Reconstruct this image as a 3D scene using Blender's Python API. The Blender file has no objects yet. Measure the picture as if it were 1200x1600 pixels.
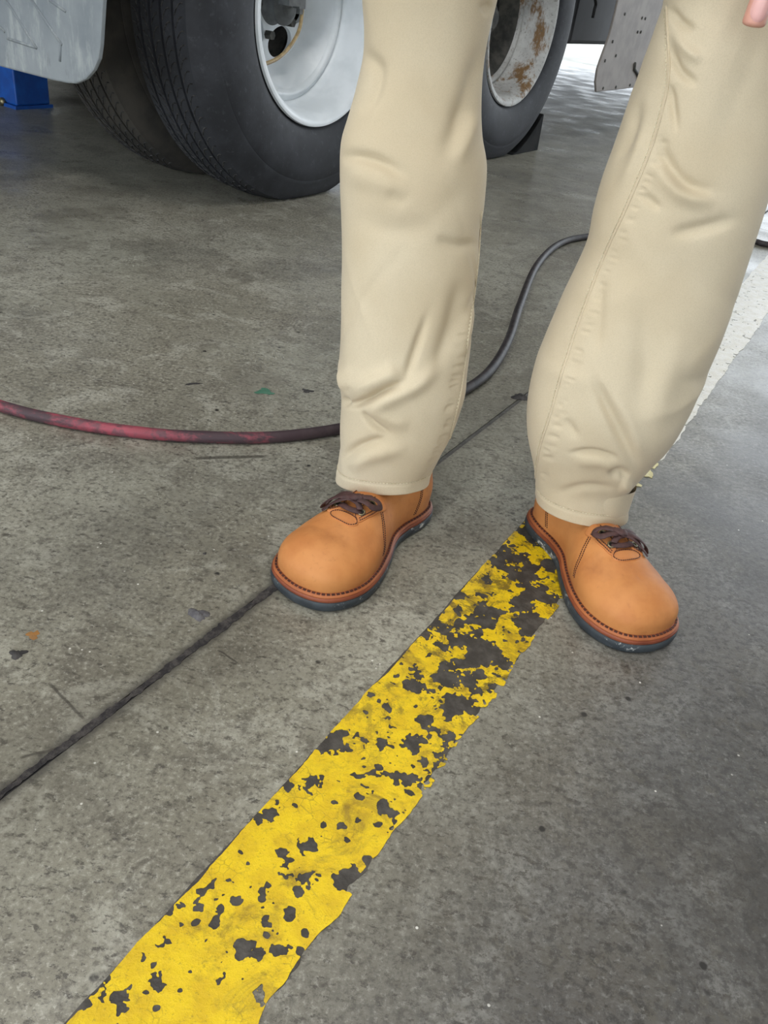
import bpy, bmesh, math, random
import numpy as np
from mathutils import Vector, Matrix
from mathutils.bvhtree import BVHTree
from mathutils.geometry import tessellate_polygon

random.seed(4); rng = np.random.default_rng(4)
scene = bpy.context.scene
COL = scene.collection

# ------------------------------------------------------------------ camera
FPX, YH, CAMH, ROLL = 1274.0, -56.0, 0.66, -0.149
TH = math.atan((800 - YH) / FPX)
Fv = np.array([0, math.cos(TH), -math.sin(TH)])
Uv = np.array([0, math.sin(TH), math.cos(TH)])
Rv = np.array([1.0, 0, 0])
R2 = math.cos(ROLL) * Rv - math.sin(ROLL) * Uv
U2 = math.sin(ROLL) * Rv + math.cos(ROLL) * Uv
CAM = np.array([0, 0, CAMH])
cd = bpy.data.cameras.new('camera')
cam = bpy.data.objects.new('camera', cd); COL.objects.link(cam)
cd.sensor_fit = 'VERTICAL'; cd.sensor_height = 36.0; cd.lens = FPX / 1600 * 36.0
cd.clip_start = 0.02; cd.clip_end = 300
cam.matrix_world = Matrix(((R2[0], U2[0], -Fv[0], CAM[0]), (R2[1], U2[1], -Fv[1], CAM[1]),
                           (R2[2], U2[2], -Fv[2], CAM[2]), (0, 0, 0, 1)))
scene.camera = cam

# ------------------------------------------------------------------ world and exposure
w = bpy.data.worlds.new('sky'); scene.world = w; w.use_nodes = True
bg = w.node_tree.nodes['Background']
bg.inputs[0].default_value = (0.86, 0.93, 1.0, 1); bg.inputs[1].default_value = 3.3
vs = scene.view_settings
vs.view_transform = 'Standard'; vs.look = 'None'; vs.gamma = 1.0; vs.exposure = 0.08
vs.use_curve_mapping = False
FILL_POWER = 46.0

# ------------------------------------------------------------------ measuring helpers (photo pixel -> point of the place)
def ray(x, y): return Fv + R2 * (x - 600) / FPX + U2 * (800 - y) / FPX
def gp(x, y, z=0.0):
    d = ray(x, y); return CAM + d * (z - CAMH) / d[2]
def at_y(x, y, Y):
    d = ray(x, y); return CAM + d * Y / d[1]
def at_plane(x, y, p0, nn):
    d = ray(x, y); return CAM + d * (((np.array(p0) - CAM) @ nn) / (d @ nn))
def project(P):
    v = np.asarray(P) - CAM; dd = v @ Fv
    return np.stack([600 + FPX * (v @ R2) / dd, 800 - FPX * (v @ U2) / dd], -1)

# ------------------------------------------------------------------ object helpers
WO = {}
def link(o, parent, origin):
    COL.objects.link(o); WO[o.name] = np.array(origin, float)
    if parent is not None:
        o.parent = parent; o.location = Vector(np.array(origin, float) - WO[parent.name])
    else:
        o.location = Vector(origin)
    return o
def thing(name, loc, label, cat, group=None):
    o = bpy.data.objects.new(name, None); o.empty_display_size = 0.05
    link(o, None, loc); o['label'] = label; o['category'] = cat
    if group: o['group'] = group
    return o
def tag(o, label, cat, group=None):
    o['label'] = label; o['category'] = cat
    if group: o['group'] = group
    return o
def mk(name, V, F, mat, parent=None, smooth=True, origin=None, label=None):
    V = np.asarray(V, float)
    if origin is None:
        origin = np.array([(V[:, 0].min() + V[:, 0].max()) / 2, (V[:, 1].min() + V[:, 1].max()) / 2, V[:, 2].min()])
    me = bpy.data.meshes.new(name)
    me.from_pydata((V - origin).tolist(), [], [tuple(int(i) for i in f) for f in F])
    me.update()
    if smooth: me.polygons.foreach_set('use_smooth', [True] * len(me.polygons))
    if mat is not None: me.materials.append(mat)
    o = bpy.data.objects.new(name, me)
    link(o, parent, origin)
    if label: o['label'] = label
    return o
def fix_normals(o):
    bm = bmesh.new(); bm.from_mesh(o.data); bmesh.ops.recalc_face_normals(bm, faces=bm.faces); bm.to_mesh(o.data); bm.free(); return o
def auto_smooth(o, deg=35):
    me = o.data; bm = bmesh.new(); bm.from_mesh(me); lim = math.radians(deg)
    for e in bm.edges:
        e.smooth = not (len(e.link_faces) == 2 and e.calc_face_angle(0) > lim)
    bm.to_mesh(me); bm.free(); return o
def grid_faces(nr, nc, wrap_c=False, off=0):
    F = []
    for i in range(nr - 1):
        for j in range(nc if wrap_c else nc - 1):
            j2 = (j + 1) % nc
            F.append((off + i * nc + j, off + i * nc + j2, off + (i + 1) * nc + j2, off + (i + 1) * nc + j))
    return F
class MB:
    def __init__(s): s.V = []; s.F = []
    def add(s, V, F):
        o = len(s.V); s.V += [tuple(v) for v in V]; s.F += [tuple(i + o for i in f) for f in F]
    def box(s, c, ex, ey, ez):
        c, ex, ey, ez = map(np.array, (c, ex, ey, ez)); V = []
        for a in (-1, 1):
            for b in (-1, 1):
                for d in (-1, 1): V.append(c + a * ex + b * ey + d * ez)
        s.add(V, [(0, 1, 3, 2), (4, 6, 7, 5), (0, 4, 5, 1), (2, 3, 7, 6), (0, 2, 6, 4), (1, 5, 7, 3)])
    def tube(s, P, r, n=10, flat=None, ups=None, caps=True):
        P = np.asarray(P, float); m = len(P); T = np.gradient(P, axis=0); T /= np.linalg.norm(T, axis=1)[:, None] + 1e-12
        rs = np.full(m, r) if np.isscalar(r) else np.asarray(r)
        V = []
        prev = None
        for i in range(m):
            up = np.array(ups[i]) if ups is not None else (np.array([0, 0, 1.0]) if abs(T[i][2]) < .9 else np.array([1.0, 0, 0]))
            if ups is None and prev is not None: up = prev
            b = np.cross(T[i], up); b /= np.linalg.norm(b) + 1e-12
            nn = np.cross(b, T[i]); prev = nn
            for k in range(n):
                a = 2 * math.pi * k / n
                if flat: V.append(P[i] + b * math.cos(a) * rs[i] + nn * math.sin(a) * rs[i] * flat)
                else: V.append(P[i] + b * math.cos(a) * rs[i] + nn * math.sin(a) * rs[i])
        F = grid_faces(m, n, True)
        if caps: F += [tuple(range(n)), tuple(range((m - 1) * n, m * n))[::-1]]
        s.add(V, F)
    def build(s, name, mat, parent=None, smooth=True, **k):
        o = mk(name, s.V, s.F, mat, parent, smooth, **k); return fix_normals(o)
def spline(P, per=8, closed=False):
    P = np.asarray(P, float); n = len(P); out = []
    segs = n if closed else n - 1
    for i in range(segs):
        if closed: p0, p1, p2, p3 = P[(i - 1) % n], P[i], P[(i + 1) % n], P[(i + 2) % n]
        else: p0, p1, p2, p3 = P[max(i - 1, 0)], P[i], P[i + 1], P[min(i + 2, n - 1)]
        for k in range(per):
            t = k / per
            out.append(.5 * ((2 * p1) + (-p0 + p2) * t + (2 * p0 - 5 * p1 + 4 * p2 - p3) * t * t + (-p0 + 3 * p1 - 3 * p2 + p3) * t ** 3))
    if not closed: out.append(P[-1])
    return np.array(out)
def sstep(a, b, x):
    t = np.clip((x - a) / (b - a), 0, 1); return t * t * (3 - 2 * t)
_lat = rng.random((256, 256))
def vnoise(x, y):
    xi = np.floor(x).astype(int); yi = np.floor(y).astype(int); fx = x - xi; fy = y - yi
    fx = fx * fx * (3 - 2 * fx); fy = fy * fy * (3 - 2 * fy)
    g = lambda a, b: _lat[a % 256, b % 256]
    return (g(xi, yi) * (1 - fx) + g(xi + 1, yi) * fx) * (1 - fy) + (g(xi, yi + 1) * (1 - fx) + g(xi + 1, yi + 1) * fx) * fy
def fbm(x, y, o=4):
    s = 0; a = 1; t = 0
    for i in range(o):
        s = s + a * vnoise(x * 2 ** i + 17.3 * i, y * 2 ** i + 9.1 * i); t += a; a *= .55
    return s / t

# ------------------------------------------------------------------ materials
def srgb(r, g, b):
    f = lambda c: (c / 255 / 12.92) if c / 255 <= .04045 else ((c / 255 + .055) / 1.055) ** 2.4
    return (f(r), f(g), f(b), 1)
class NT:
    def __init__(s, name):
        s.m = bpy.data.materials.new(name); s.m.use_nodes = True; s.t = s.m.node_tree; s.n = s.t.nodes; s.l = s.t.links
        s.b = s.n['Principled BSDF']; s.tc = s.n.new('ShaderNodeTexCoord')
    def put(s, v, sock):
        if hasattr(v, 'is_output'): s.l.new(v, sock)
        elif isinstance(v, (tuple, list)) and len(v) == 3 and sock.type == 'RGBA': sock.default_value = tuple(v) + (1,)
        else: sock.default_value = v
    def noise(s, scale, detail=4, rough=.55, vec=None, dist=0):
        n = s.n.new('ShaderNodeTexNoise'); n.inputs['Scale'].default_value = scale; n.inputs['Detail'].default_value = detail
        n.inputs['Roughness'].default_value = rough; n.inputs['Distortion'].default_value = dist
        s.l.new(vec if vec is not None else s.tc.outputs['Object'], n.inputs['Vector']); return n.outputs['Fac']
    def voro(s, scale, vec=None, feat='F1', rand=1):
        n = s.n.new('ShaderNodeTexVoronoi'); n.feature = feat; n.inputs['Scale'].default_value = scale; n.inputs['Randomness'].default_value = rand
        s.l.new(vec if vec is not None else s.tc.outputs['Object'], n.inputs['Vector']); return n.outputs['Distance']
    def ramp(s, f, a, b, c0=0., c1=1.):
        n = s.n.new('ShaderNodeMapRange'); n.interpolation_type = 'SMOOTHSTEP'; s.put(f, n.inputs[0])
        for i, v in enumerate((a, b, c0, c1)): n.inputs[i + 1].default_value = v
        return n.outputs[0]
    def math(s, op, a, b=0.5, clamp=False):
        n = s.n.new('ShaderNodeMath'); n.operation = op; n.use_clamp = clamp; s.put(a, n.inputs[0]); s.put(b, n.inputs[1]); return n.outputs[0]
    def mix(s, f, a, b, mode='MIX'):
        n = s.n.new('ShaderNodeMix'); n.data_type = 'RGBA'; n.blend_type = mode
        s.put(f, n.inputs[0]); s.put(a, n.inputs[6]); s.put(b, n.inputs[7]); return n.outputs[2]
    def mapping(s, scale=(1, 1, 1), rot=(0, 0, 0), loc=(0, 0, 0)):
        n = s.n.new('ShaderNodeMapping'); n.inputs['Scale'].default_value = scale; n.inputs['Rotation'].default_value = rot
        n.inputs['Location'].default_value = loc; s.l.new(s.tc.outputs['Object'], n.inputs[0]); return n.outputs[0]
    def dot(s, v, off=(0, 0, 0)):
        a = s.n.new('ShaderNodeVectorMath'); a.operation = 'SUBTRACT'; s.l.new(s.tc.outputs['Object'], a.inputs[0]); a.inputs[1].default_value = off
        b = s.n.new('ShaderNodeVectorMath'); b.operation = 'DOT_PRODUCT'; s.l.new(a.outputs[0], b.inputs[0]); b.inputs[1].default_value = v
        return b.outputs['Value']
    def bump(s, h, strength=.3, dist=.002):
        n = s.n.new('ShaderNodeBump'); n.inputs['Strength'].default_value = strength; n.inputs['Distance'].default_value = dist
        s.l.new(h, n.inputs['Height']); s.l.new(n.outputs[0], s.b.inputs['Normal'])
    def out(s, col, rough=.6, metal=0., spec=.5):
        s.put(col, s.b.inputs['Base Color']); s.put(rough, s.b.inputs['Roughness']); s.b.inputs['Metallic'].default_value = metal
        s.b.inputs['Specular IOR Level'].default_value = spec; return s.m
def simple(name, c0, c1, scale=20, rough=.6, metal=0, bump=.0, bscale=200, spec=.5, detail=4):
    t = NT(name); f = t.ramp(t.noise(scale, detail), .35, .65)
    col = t.mix(f, c0, c1)
    if bump: t.bump(t.noise(bscale, 3), bump, .001)
    return t.out(col, rough, metal, spec)

# frame of the service bay: along (A) runs with the floor stripe and the truck, across (N) points to the right
PHI = math.radians(62.0)
A = np.array([math.cos(PHI), math.sin(PHI), 0]); N = np.array([A[1], -A[0], 0]); K = np.array([0, 0, 1.0])
def bay(a, n, z=0.): return A * a + N * n + K * z
SP0 = gp(120, 1590)                       # a point on the stripe's left edge
SD = np.array([math.cos(math.radians(63.0)), math.sin(math.radians(63.0)), 0]); SM = np.array([SD[1], -SD[0], 0])
JP = gp(425, 920)                          # a point on the long floor joint

def concrete():
    t = NT('concrete')
    big = t.noise(1.3, 3, .5); med = t.noise(6, 5, .62, dist=.6); sm = t.noise(34, 8, .72); fine = t.noise(170, 6, .75)
    side = t.ramp(t.dot(tuple(SM), tuple(SP0 + SM * .06)), -.05, .25)          # beyond the stripe the slab is older and greyer
    c = t.mix(t.ramp(big, .35, .65), srgb(130, 126, 112), srgb(154, 152, 139))
    cr = t.mix(t.ramp(big, .35, .65), srgb(82, 80, 77), srgb(106, 104, 101))
    c = t.mix(side, c, cr)
    dark_band = t.ramp(t.math('ADD', t.dot(tuple(SM), tuple(SP0)), t.math('MULTIPLY', t.math('SUBTRACT', t.noise(4, 4, .6), .5), .5)), .25, .62)   # darker further right of the stripe, with a noisy edge
    c = t.mix(t.math('MULTIPLY', dark_band, .75), c, srgb(66, 64, 62))
    c = t.mix(t.ramp(med, .46, .68, 0, .55), c, srgb(104, 99, 89))
    c = t.mix(t.ramp(t.noise(11, 8, .75, dist=.8), .49, .62, 0, .55), c, t.mix(side, srgb(176, 174, 161), srgb(130, 129, 125)))
    c = t.mix(t.ramp(sm, .52, .63, 0, .60), c, srgb(92, 88, 79))
    c = t.mix(t.ramp(t.noise(70, 7, .78, vec=t.mapping(scale=(1, 1.8, 1), rot=(0, 0, .4))), .54, .605, 0, .85), c, srgb(72, 68, 62))
    c = t.mix(t.ramp(fine, .51, .62, 0, .62), c, srgb(84, 80, 73))
    c = t.mix(t.ramp(fine, .36, .47, .55, 0), c, t.mix(side, srgb(186, 184, 172), srgb(134, 133, 129)))
    sp = t.math('MULTIPLY', t.ramp(t.noise(90, 6, .8), .49, .58), t.math('MULTIPLY', side, .6))
    c = t.mix(sp, c, srgb(56, 54, 52))
    # oil stains with shapes of their own
    st = t.math('MULTIPLY', t.ramp(t.noise(2.6, 4, .55, vec=t.mapping(loc=(3.1, 1.7, 0))), .54, .70), t.ramp(t.noise(30, 6, .75), .3, .6, .25, .85))
    c = t.mix(t.math('MULTIPLY', st, t.ramp(side, 0, 1, .45, .9)), c, srgb(66, 63, 60))
    # dark specks and pits, pale chips
    vd = t.voro(26, t.mapping(scale=(1, 1, 0))); keep = t.ramp(t.noise(11, 2), .55, .6)
    c = t.mix(t.math('MULTIPLY', t.ramp(t.math('ADD', vd, t.math('MULTIPLY', fine, .12)), .12, .18, 1, 0), keep), c, srgb(46, 44, 42))
    vd2 = t.voro(60, t.mapping(scale=(1, 1, 0), loc=(.4, .2, 0))); k2 = t.ramp(t.noise(23, 2), .57, .62)
    c = t.mix(t.math('MULTIPLY', t.ramp(vd2, .06, .09, .9, 0), k2), c, srgb(220, 218, 210))
    # grime along the long joint
    jn = np.array([A[1], -A[0], 0])
    jd = t.math('ABSOLUTE', t.math('ADD', t.dot(tuple(jn), tuple(JP)), t.math('MULTIPLY', t.math('SUBTRACT', t.noise(35, 4), .5), .014)))
    near = t.ramp(t.dot(tuple(A), tuple(JP)), .1, .5, 1, .35)
    c = t.mix(t.math('MULTIPLY', t.ramp(jd, .003, .016, .8, 0), near), c, srgb(56, 54, 55))
    c = t.mix(t.ramp(jd, .01, .09, .3, 0), c, srgb(92, 88, 76))
    for (x0, y0, x1, y1, wd) in ((75, 1066, 134, 1126, .0014), (30, 1184, 90, 1170, .0016), (300, 716, 420, 713, .004), (340, 1015, 370, 1035, .001)):
        p, q = gp(x0, y0), gp(x1, y1); L = np.linalg.norm(q - p); tt = (q - p) / L; nn = np.array([-tt[1], tt[0], 0])
        da = t.math('ABSOLUTE', t.math('ADD', t.dot(tuple(nn), tuple(p)), t.math('MULTIPLY', t.math('SUBTRACT', t.noise(60, 3), .5), .004)))
        al = t.math('ABSOLUTE', t.dot(tuple(tt), tuple((p + q) / 2)))
        c = t.mix(t.math('MULTIPLY', t.ramp(da, wd * .5, wd * 1.6, .75, 0), t.ramp(al, L * .4, L * .52, 1, 0)), c, srgb(66, 62, 56))
    h = t.math('ADD', t.math('MULTIPLY', sm, .6), t.math('MULTIPLY', fine, .5))
    t.bump(h, .3, .0014)
    rg = t.math('ADD', t.ramp(t.noise(5, 4), .3, .7, .26, .42), t.math('MULTIPLY', t.math('SUBTRACT', fine, .5), .3))
    return t.out(c, rg, 0, .5)
M = {}
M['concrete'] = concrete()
def filler():
    t = NT('joint_filler')
    c = t.mix(t.ramp(t.noise(30, 4), .4, .6), srgb(92, 90, 86), srgb(76, 74, 71)); c = t.mix(t.ramp(t.math('ADD', t.dot(tuple(A), tuple(JP)), t.math('MULTIPLY', t.noise(9, 3), .3)), .25, .55, 1, 0), c, srgb(44, 42, 43)); t.bump(t.noise(120, 3), .6, .003)
    return t.out(c, .8)
M['filler'] = filler()
def jdirt():
    t = NT('joint_dirt'); c = t.mix(t.ramp(t.noise(60, 6, .75), .4, .62), srgb(50, 48, 49), srgb(80, 76, 74)); t.bump(t.noise(170, 5, .7), .8, .003)
    return t.out(c, .85, 0, .2)
M['joint_dirt'] = jdirt()
M['apron'] = simple('apron_concrete', srgb(190, 188, 180), srgb(170, 168, 160), 3, .75)
M['ceiling'] = simple('ceiling_sheet', srgb(205, 205, 202), srgb(190, 190, 188), 2, .7)
M['wall'] = simple('wall_block', srgb(190, 188, 180), srgb(175, 172, 165), 1.5, .8)
def paint(name, c0, c1, grime, amt, traffic=False):
    t = NT(name)
    c = t.mix(t.ramp(t.noise(45, 5, .6), .38, .66), c0, c1)
    g = t.math('MULTIPLY', t.ramp(t.noise(17, 6, .72, dist=.8), .50, .70), amt)
    c = t.mix(g, c, grime)
    if traffic:      # scuffed and blackened where feet and tyres cross it
        al = t.ramp(t.dot(tuple(SD), tuple(SP0)), .22, .5)
        sc_ = t.math('MULTIPLY', t.ramp(t.noise(26, 7, .78, dist=.5), .49, .60), al)
        c = t.mix(t.math('MULTIPLY', sc_, .8), c, srgb(74, 62, 34))
    c = t.mix(t.ramp(t.noise(320, 4, .7), .56, .72, 0, .5), c, grime)
    ve = t.voro(110, t.mapping(scale=(1, 1, 0)), 'DISTANCE_TO_EDGE'); gate = t.ramp(t.noise(14, 5, .7), .50, .62)
    c = t.mix(t.math('MULTIPLY', t.ramp(ve, .01, .05, .45, 0), gate), c, grime)
    t.bump(t.noise(160, 6, .75), .7, .0016)
    return t.out(c, .42)
M['yellow'] = paint('yellow_paint', srgb(238, 203, 12), srgb(222, 184, 12), srgb(128, 102, 30), .8, True)
M['glare_white'] = paint('glare_white', srgb(232, 230, 222), srgb(222, 218, 204), srgb(160, 156, 145), .35)  # white stands in for daylight glare on the yellow stripe
M['cream_paint'] = paint('cream_paint', srgb(232, 222, 165), srgb(222, 210, 150), srgb(150, 140, 100), .4)
def residue():
    t = NT('stripe_residue')
    c = t.mix(t.ramp(t.noise(60, 5), .4, .65), srgb(58, 54, 50), srgb(80, 76, 71)); t.bump(t.noise(150, 4), .5, .002)
    return t.out(c, .55)
M['residue'] = residue()

# ------------------------------------------------------------------ setting: floor slabs, walls, roof
def clip(poly, p, nrm, keep):            # keep the half plane keep*(x-p).n >= gap
    out = []
    for i in range(len(poly)):
        a, b = poly[i], poly[(i + 1) % len(poly)]
        da = (a - p) @ nrm - keep; db = (b - p) @ nrm - keep
        if da >= 0: out.append(a)
        if da * db < 0: out.append(a + (b - a) * da / (da - db))
    return out
A_BACK, A_FRONT, N_L, N_R, ZC = 9.4, -7.0, -9.0, 9.0, 5.4
TP = gp(785, 256)
def slabV(poly, z0, z1):
    n = len(poly); V = [(*p[:2], z1) for p in poly] + [(*p[:2], z0) for p in poly]
    return V, [tuple(range(n)), tuple(range(2 * n - 1, n - 1, -1))] + [(i, n + i, n + (i + 1) % n, (i + 1) % n) for i in range(n)]
big = [bay(A_FRONT, N_L), bay(A_FRONT, N_R), bay(A_BACK, N_R), bay(A_BACK, N_L)]
vb, fb = slabV([bay(-45, -45), bay(-45, 45), bay(60, 45), bay(60, -45)], -.30, -.14)
floor = mk('floor', vb, fb, M['apron'], smooth=False, origin=np.zeros(3)); floor['kind'] = 'structure'
jg, tg = .0040, .0020
for sj in (1, -1):
    for st in (1, -1):
        poly = clip(clip(big, JP, N * sj, jg), TP, A * st, tg)
        v, f = slabV(poly, -.14, 0.0)
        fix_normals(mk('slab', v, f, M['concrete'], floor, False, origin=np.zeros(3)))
for (c0, c1, hw, dr, per, zz) in ((A_FRONT, A_BACK, jg, A, N, -.0012), (N_L, N_R, tg, N, A, -.003)):
    p = JP if hw == jg else TP
    b0 = p - dr * (p @ dr)
    q = [b0 + dr * c0 - per * hw * .80, b0 + dr * c0 + per * hw * .80, b0 + dr * c1 + per * hw * .80, b0 + dr * c1 - per * hw * .80]
    v, f = slabV(q, -.1, zz); fix_normals(mk('joint_filler', v, f, M['filler'], floor, False, origin=np.zeros(3)))
for q in ([bay(A_BACK, -45), bay(A_BACK, 45), bay(60, 45), bay(60, -45)], [bay(-45, -45), bay(-45, 45), bay(A_FRONT, 45), bay(A_FRONT, -45)]):
    v, f = slabV(q, -.14, 0); fix_normals(mk('apron', v, f, M['apron'], floor, False, origin=np.zeros(3)))
def boxs(name, a0, a1, n0, n1, z0, z1, mat, parent=None, struct=True):
    v, f = slabV([bay(a0, n0), bay(a0, n1), bay(a1, n1), bay(a1, n0)], z0, z1)
    o = fix_normals(mk(name, v, f, mat, parent, False))
    if struct: o['kind'] = 'structure'
    return o
boxs('ceiling', A_FRONT, A_BACK, N_L - .2, N_R + .2, ZC, ZC + .2, M['ceiling'])
boxs('wall_left', A_FRONT, A_BACK, N_L - .2, N_L, 0, ZC, M['wall'])
boxs('wall_right', A_FRONT, A_BACK, N_R, N_R + .2, 0, ZC, M['wall'])
boxs('wall_back', A_BACK, A_BACK + .2, N_L - .2, N_R + .2, 4.5, ZC, M['wall'])
boxs('wall_front', A_FRONT - .2, A_FRONT, N_L - .2, N_R + .2, 4.7, ZC, M['wall'])
M['fill_lamp_body'] = simple('fill_lamp_housing', srgb(220, 220, 220), srgb(205, 205, 205), 8, .5)
def lamp(a, n):  # unseen strip lamps added under the ceiling for front fill
    o = thing('fill_lamp', bay(a, n, ZC - .16), 'unseen strip lamp added under the bay ceiling as front fill', 'lamp', 'added fill lamps under the ceiling')
    mb = MB(); mb.box(bay(a, n, ZC - .05), A * .75, N * .12, K * .05); mb.build('housing', M['fill_lamp_body'], o, False)
    ld = bpy.data.lights.new('fill_light', 'AREA'); ld.shape = 'RECTANGLE'; ld.size = 1.4; ld.size_y = .2; ld.energy = FILL_POWER; ld.color = (1, .98, .95)
    lo = bpy.data.objects.new('fill_light', ld); link(lo, o, bay(a, n, ZC - .11)); lo.rotation_euler = (0, 0, PHI)
for a in (-3.6, -1.0, 1.2):
    for n in (-2.3, 0.4): lamp(a, n)

# ------------------------------------------------------------------ floor stripe: flaked paint film over dark residue
def march(field, s0, t0, ds, dt, z, z0):
    ns, nt = field.shape; V = []; F = []; cache = {}
    P = lambda s, t, zz: SP0 * np.array([1, 1, 0]) + SD * s + SM * t + K * zz
    inside = field > 0
    def corner(i, j):
        k = (i, j)
        if k not in cache:
            cache[k] = len(V); V.append((s0 + i * ds, t0 + j * dt, z))
        return cache[k]
    def edge(i, j, i2, j2):
        k = (i, j, i2, j2) if (i, j) < (i2, j2) else (i2, j2, i, j)
        if k not in cache:
            a, b = field[k[0], k[1]], field[k[2], k[3]]; f = a / (a - b)
            cache[k] = len(V); V.append((s0 + (k[0] + (k[2] - k[0]) * f) * ds, t0 + (k[1] + (k[3] - k[1]) * f) * dt, z))
        return cache[k]
    low = {}
    def lowv(k):
        if k not in low:
            low[k] = len(V); V.append((V[k][0], V[k][1], z0))
        return low[k]
    cnt = inside[:-1, :-1].astype(int) + inside[1:, :-1] + inside[1:, 1:] + inside[:-1, 1:]
    for i, j in np.argwhere(cnt > 0):
        cs = [(i, j), (i + 1, j), (i + 1, j + 1), (i, j + 1)]
        if cnt[i, j] == 4: F.append(tuple(corner(*c) for c in cs)); continue
        poly = []; cuts = []
        for q in range(4):
            a, b = cs[q], cs[(q + 1) % 4]
            if inside[a]: poly.append(corner(*a))
            if inside[a] != inside[b]:
                e = edge(*a, *b); poly.append(e); cuts.append((e, inside[a]))
        if len(poly) >= 3: F.append(tuple(poly))
        if len(cuts) == 2:
            (e1, in1), (e2, _) = cuts
            a, b = (e1, e2) if in1 else (e2, e1)
            F.append((b, a, lowv(a), lowv(b)))
    V = np.array(V); W = SP0 * np.array([1, 1, 0]) + V[:, :1] * SD + V[:, 1:2] * SM + V[:, 2:] * K
    return W, F
_S0, _SD, _SM = SP0, SD, SM
SP0, SD, SM = JP, A, N
Sj, Tj = np.meshgrid(np.arange(-1.2, .36, .0016), np.arange(-.016, .016, .0016), indexing='ij')
fj = (.0042 + .0060 * (fbm(Sj * 30, Sj * 0 + 2, 4) - .5)) * (1 - .45 * sstep(.05, .36, Sj)) - np.abs(Tj + .004 * (fbm(Sj * 12 + 8, Sj * 0, 3) - .5)) + .004 * (fbm(Sj * 200, Tj * 200, 3) - .5)
W, Fc = march(fj, -1.2, -.016, .0016, .0016, .0007, .0)
mk('joint_dirt', W, Fc, M['joint_dirt'], floor, False, origin=np.zeros(3))
SP0, SD, SM = _S0, _SD, _SM
def st_of(x, y):
    q = gp(x, y) - SP0; return q @ SD, q @ SM
chips = [(450,1227,12),(492,1221,13),(425,1275,10),(404,1285,9),(533,1294,8),(542,1315,6),(438,1335,9),(483,1325,15),(485,1371,18),(535,1373,20),(554,1380,13),
 (467,1394,9),(312,1394,9),(310,1421,7),(344,1417,10),(337,1442,9),(306,1443,6),(408,1394,7),(409,1405,6),(415,1437,6),(417,1462,8),(383,1480,13),(379,1492,8),(431,1485,11),(442,1487,9),(404,1491,9),
 (454,1429,9),(477,1461,5),(469,1487,5),(242,1529,14),(252,1540,9),(296,1519,7),(246,1577,6),(180,1560,15),(188,1580,12),(262,1416,12),(154,1546,18),(135,1570,14),(168,1530,8),
 (730,1007,20),(715,1003,14),(777,1030,13),(753,953,13),(770,957,10),(813,943,13),(713,1107,18),(722,1096,14),(650,1053,14),(646,1068,12),(647,1167,16),(660,1160,12),(520,1160,16),(500,1166,12),(535,1150,12),(620,1213,16),(600,1210,10),(636,1220,12),
 (600,1260,10),(613,1272,8),(800,873,20),(785,870,14),(817,900,18),(838,975,24),(820,985,18),(780,867,14),(677,977,16),(662,985,12),(717,933,9),(770,1073,10),(733,1067,13),(748,1055,9),(660,1127,10),
 (580,1087,6),(593,1097,5),(573,1115,7),(650,1104,6),(690,1050,6),(690,1010,7),(697,990,7),(765,1010,9),(790,1040,10),(800,890,14),(846,920,10),(760,905,8),(700,1180,14),(690,1210,12),(668,1190,10),(705,1150,12),(740,1112,10),
 (700,1060,8),(745,1080,8),(730,975,9),(745,990,9),(655,1230,10),(640,1240,8),(600,1330,6),(575,1347,7),(560,1245,5),(520,1255,5),(505,1290,5),(590,1290,6)]
def stripe_fields(s0, s1, ds, seed, wear):
    S, T = np.meshgrid(np.arange(s0, s1, ds), np.arange(-.016, .126, ds), indexing='ij')
    e = fbm(S * 60 + seed, T * 60, 4) - .5; e2 = fbm(S * 220 + seed, T * 220, 3) - .5
    eL = .0030 * (fbm(S * 18 + 5, S * 0 + 3, 3) - .5) * 2 - .003; eR = .111 + .006 * (fbm(S * 22 + 9, S * 0 + 40, 4) - .55) * 2
    d = np.minimum(T - eL, eR - T)
    f = np.minimum(d + e2 * .001, .02)
    cov = wear(S, T)
    n = fbm(S * 42 + 3.3, T * 42 + seed, 5) + .25 * (fbm(S * 150, T * 150 + 7, 3) - .5)
    f = np.minimum(f, (cov - n) * .05)
    # small flakes everywhere
    f2 = fbm(S * 105 + 31, T * 105 + 11, 3)
    f = np.minimum(f, (.735 - f2 + .10 * (cov - .7)) * .03)
    return S, T, f, e, d
def wear_y(S, T):
    c = .80 - .17 * sstep(.30, .55, S) - .05 * sstep(.60, .78, S)
    c = c - .10 * np.exp(-((T - .055 - .03 * (S - .4)) / .018) ** 2) * sstep(.22, .36, S)
    c = c - .06 * sstep(.07, .11, T) * sstep(.2, .35, S)
    return c
S, T, f, e, d = stripe_fields(-.20, .96, .0011, 11, wear_y)
ii0, dsz = -.20, .0011
for (cx, cy, r) in chips:
    s, t = st_of(cx, cy); s2, t2 = st_of(cx + r, cy); s3, t3 = st_of(cx, cy + r)
    rr = .5 * (math.hypot(s2 - s, t2 - t) + math.hypot(s3 - s, t3 - t)) * .95
    a = max(0, int((s - 3 * rr - ii0) / dsz)); b = int((s + 3 * rr - ii0) / dsz)
    Sx, Tx = S[a:b], T[a:b]
    wob = e[a:b] * 2.2 + (fbm(Sx * 190 + cx, Tx * 190, 3) - .5) * 1.9
    dd = np.hypot((Sx - s), (Tx - t)) / rr - 1 + wob
    f[a:b] = np.minimum(f[a:b], dd * rr)
f = np.minimum(f, (.93 - S) * 1.0 + .02 * e)
stripe = thing('floor_stripe', SP0 * np.array([1, 1, 0]), 'flaking yellow painted stripe running diagonally across the concrete floor', 'floor marking')
W, Fc = march(f, -.20, -.016, .0011, .0011, .0011, .0004)
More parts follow.
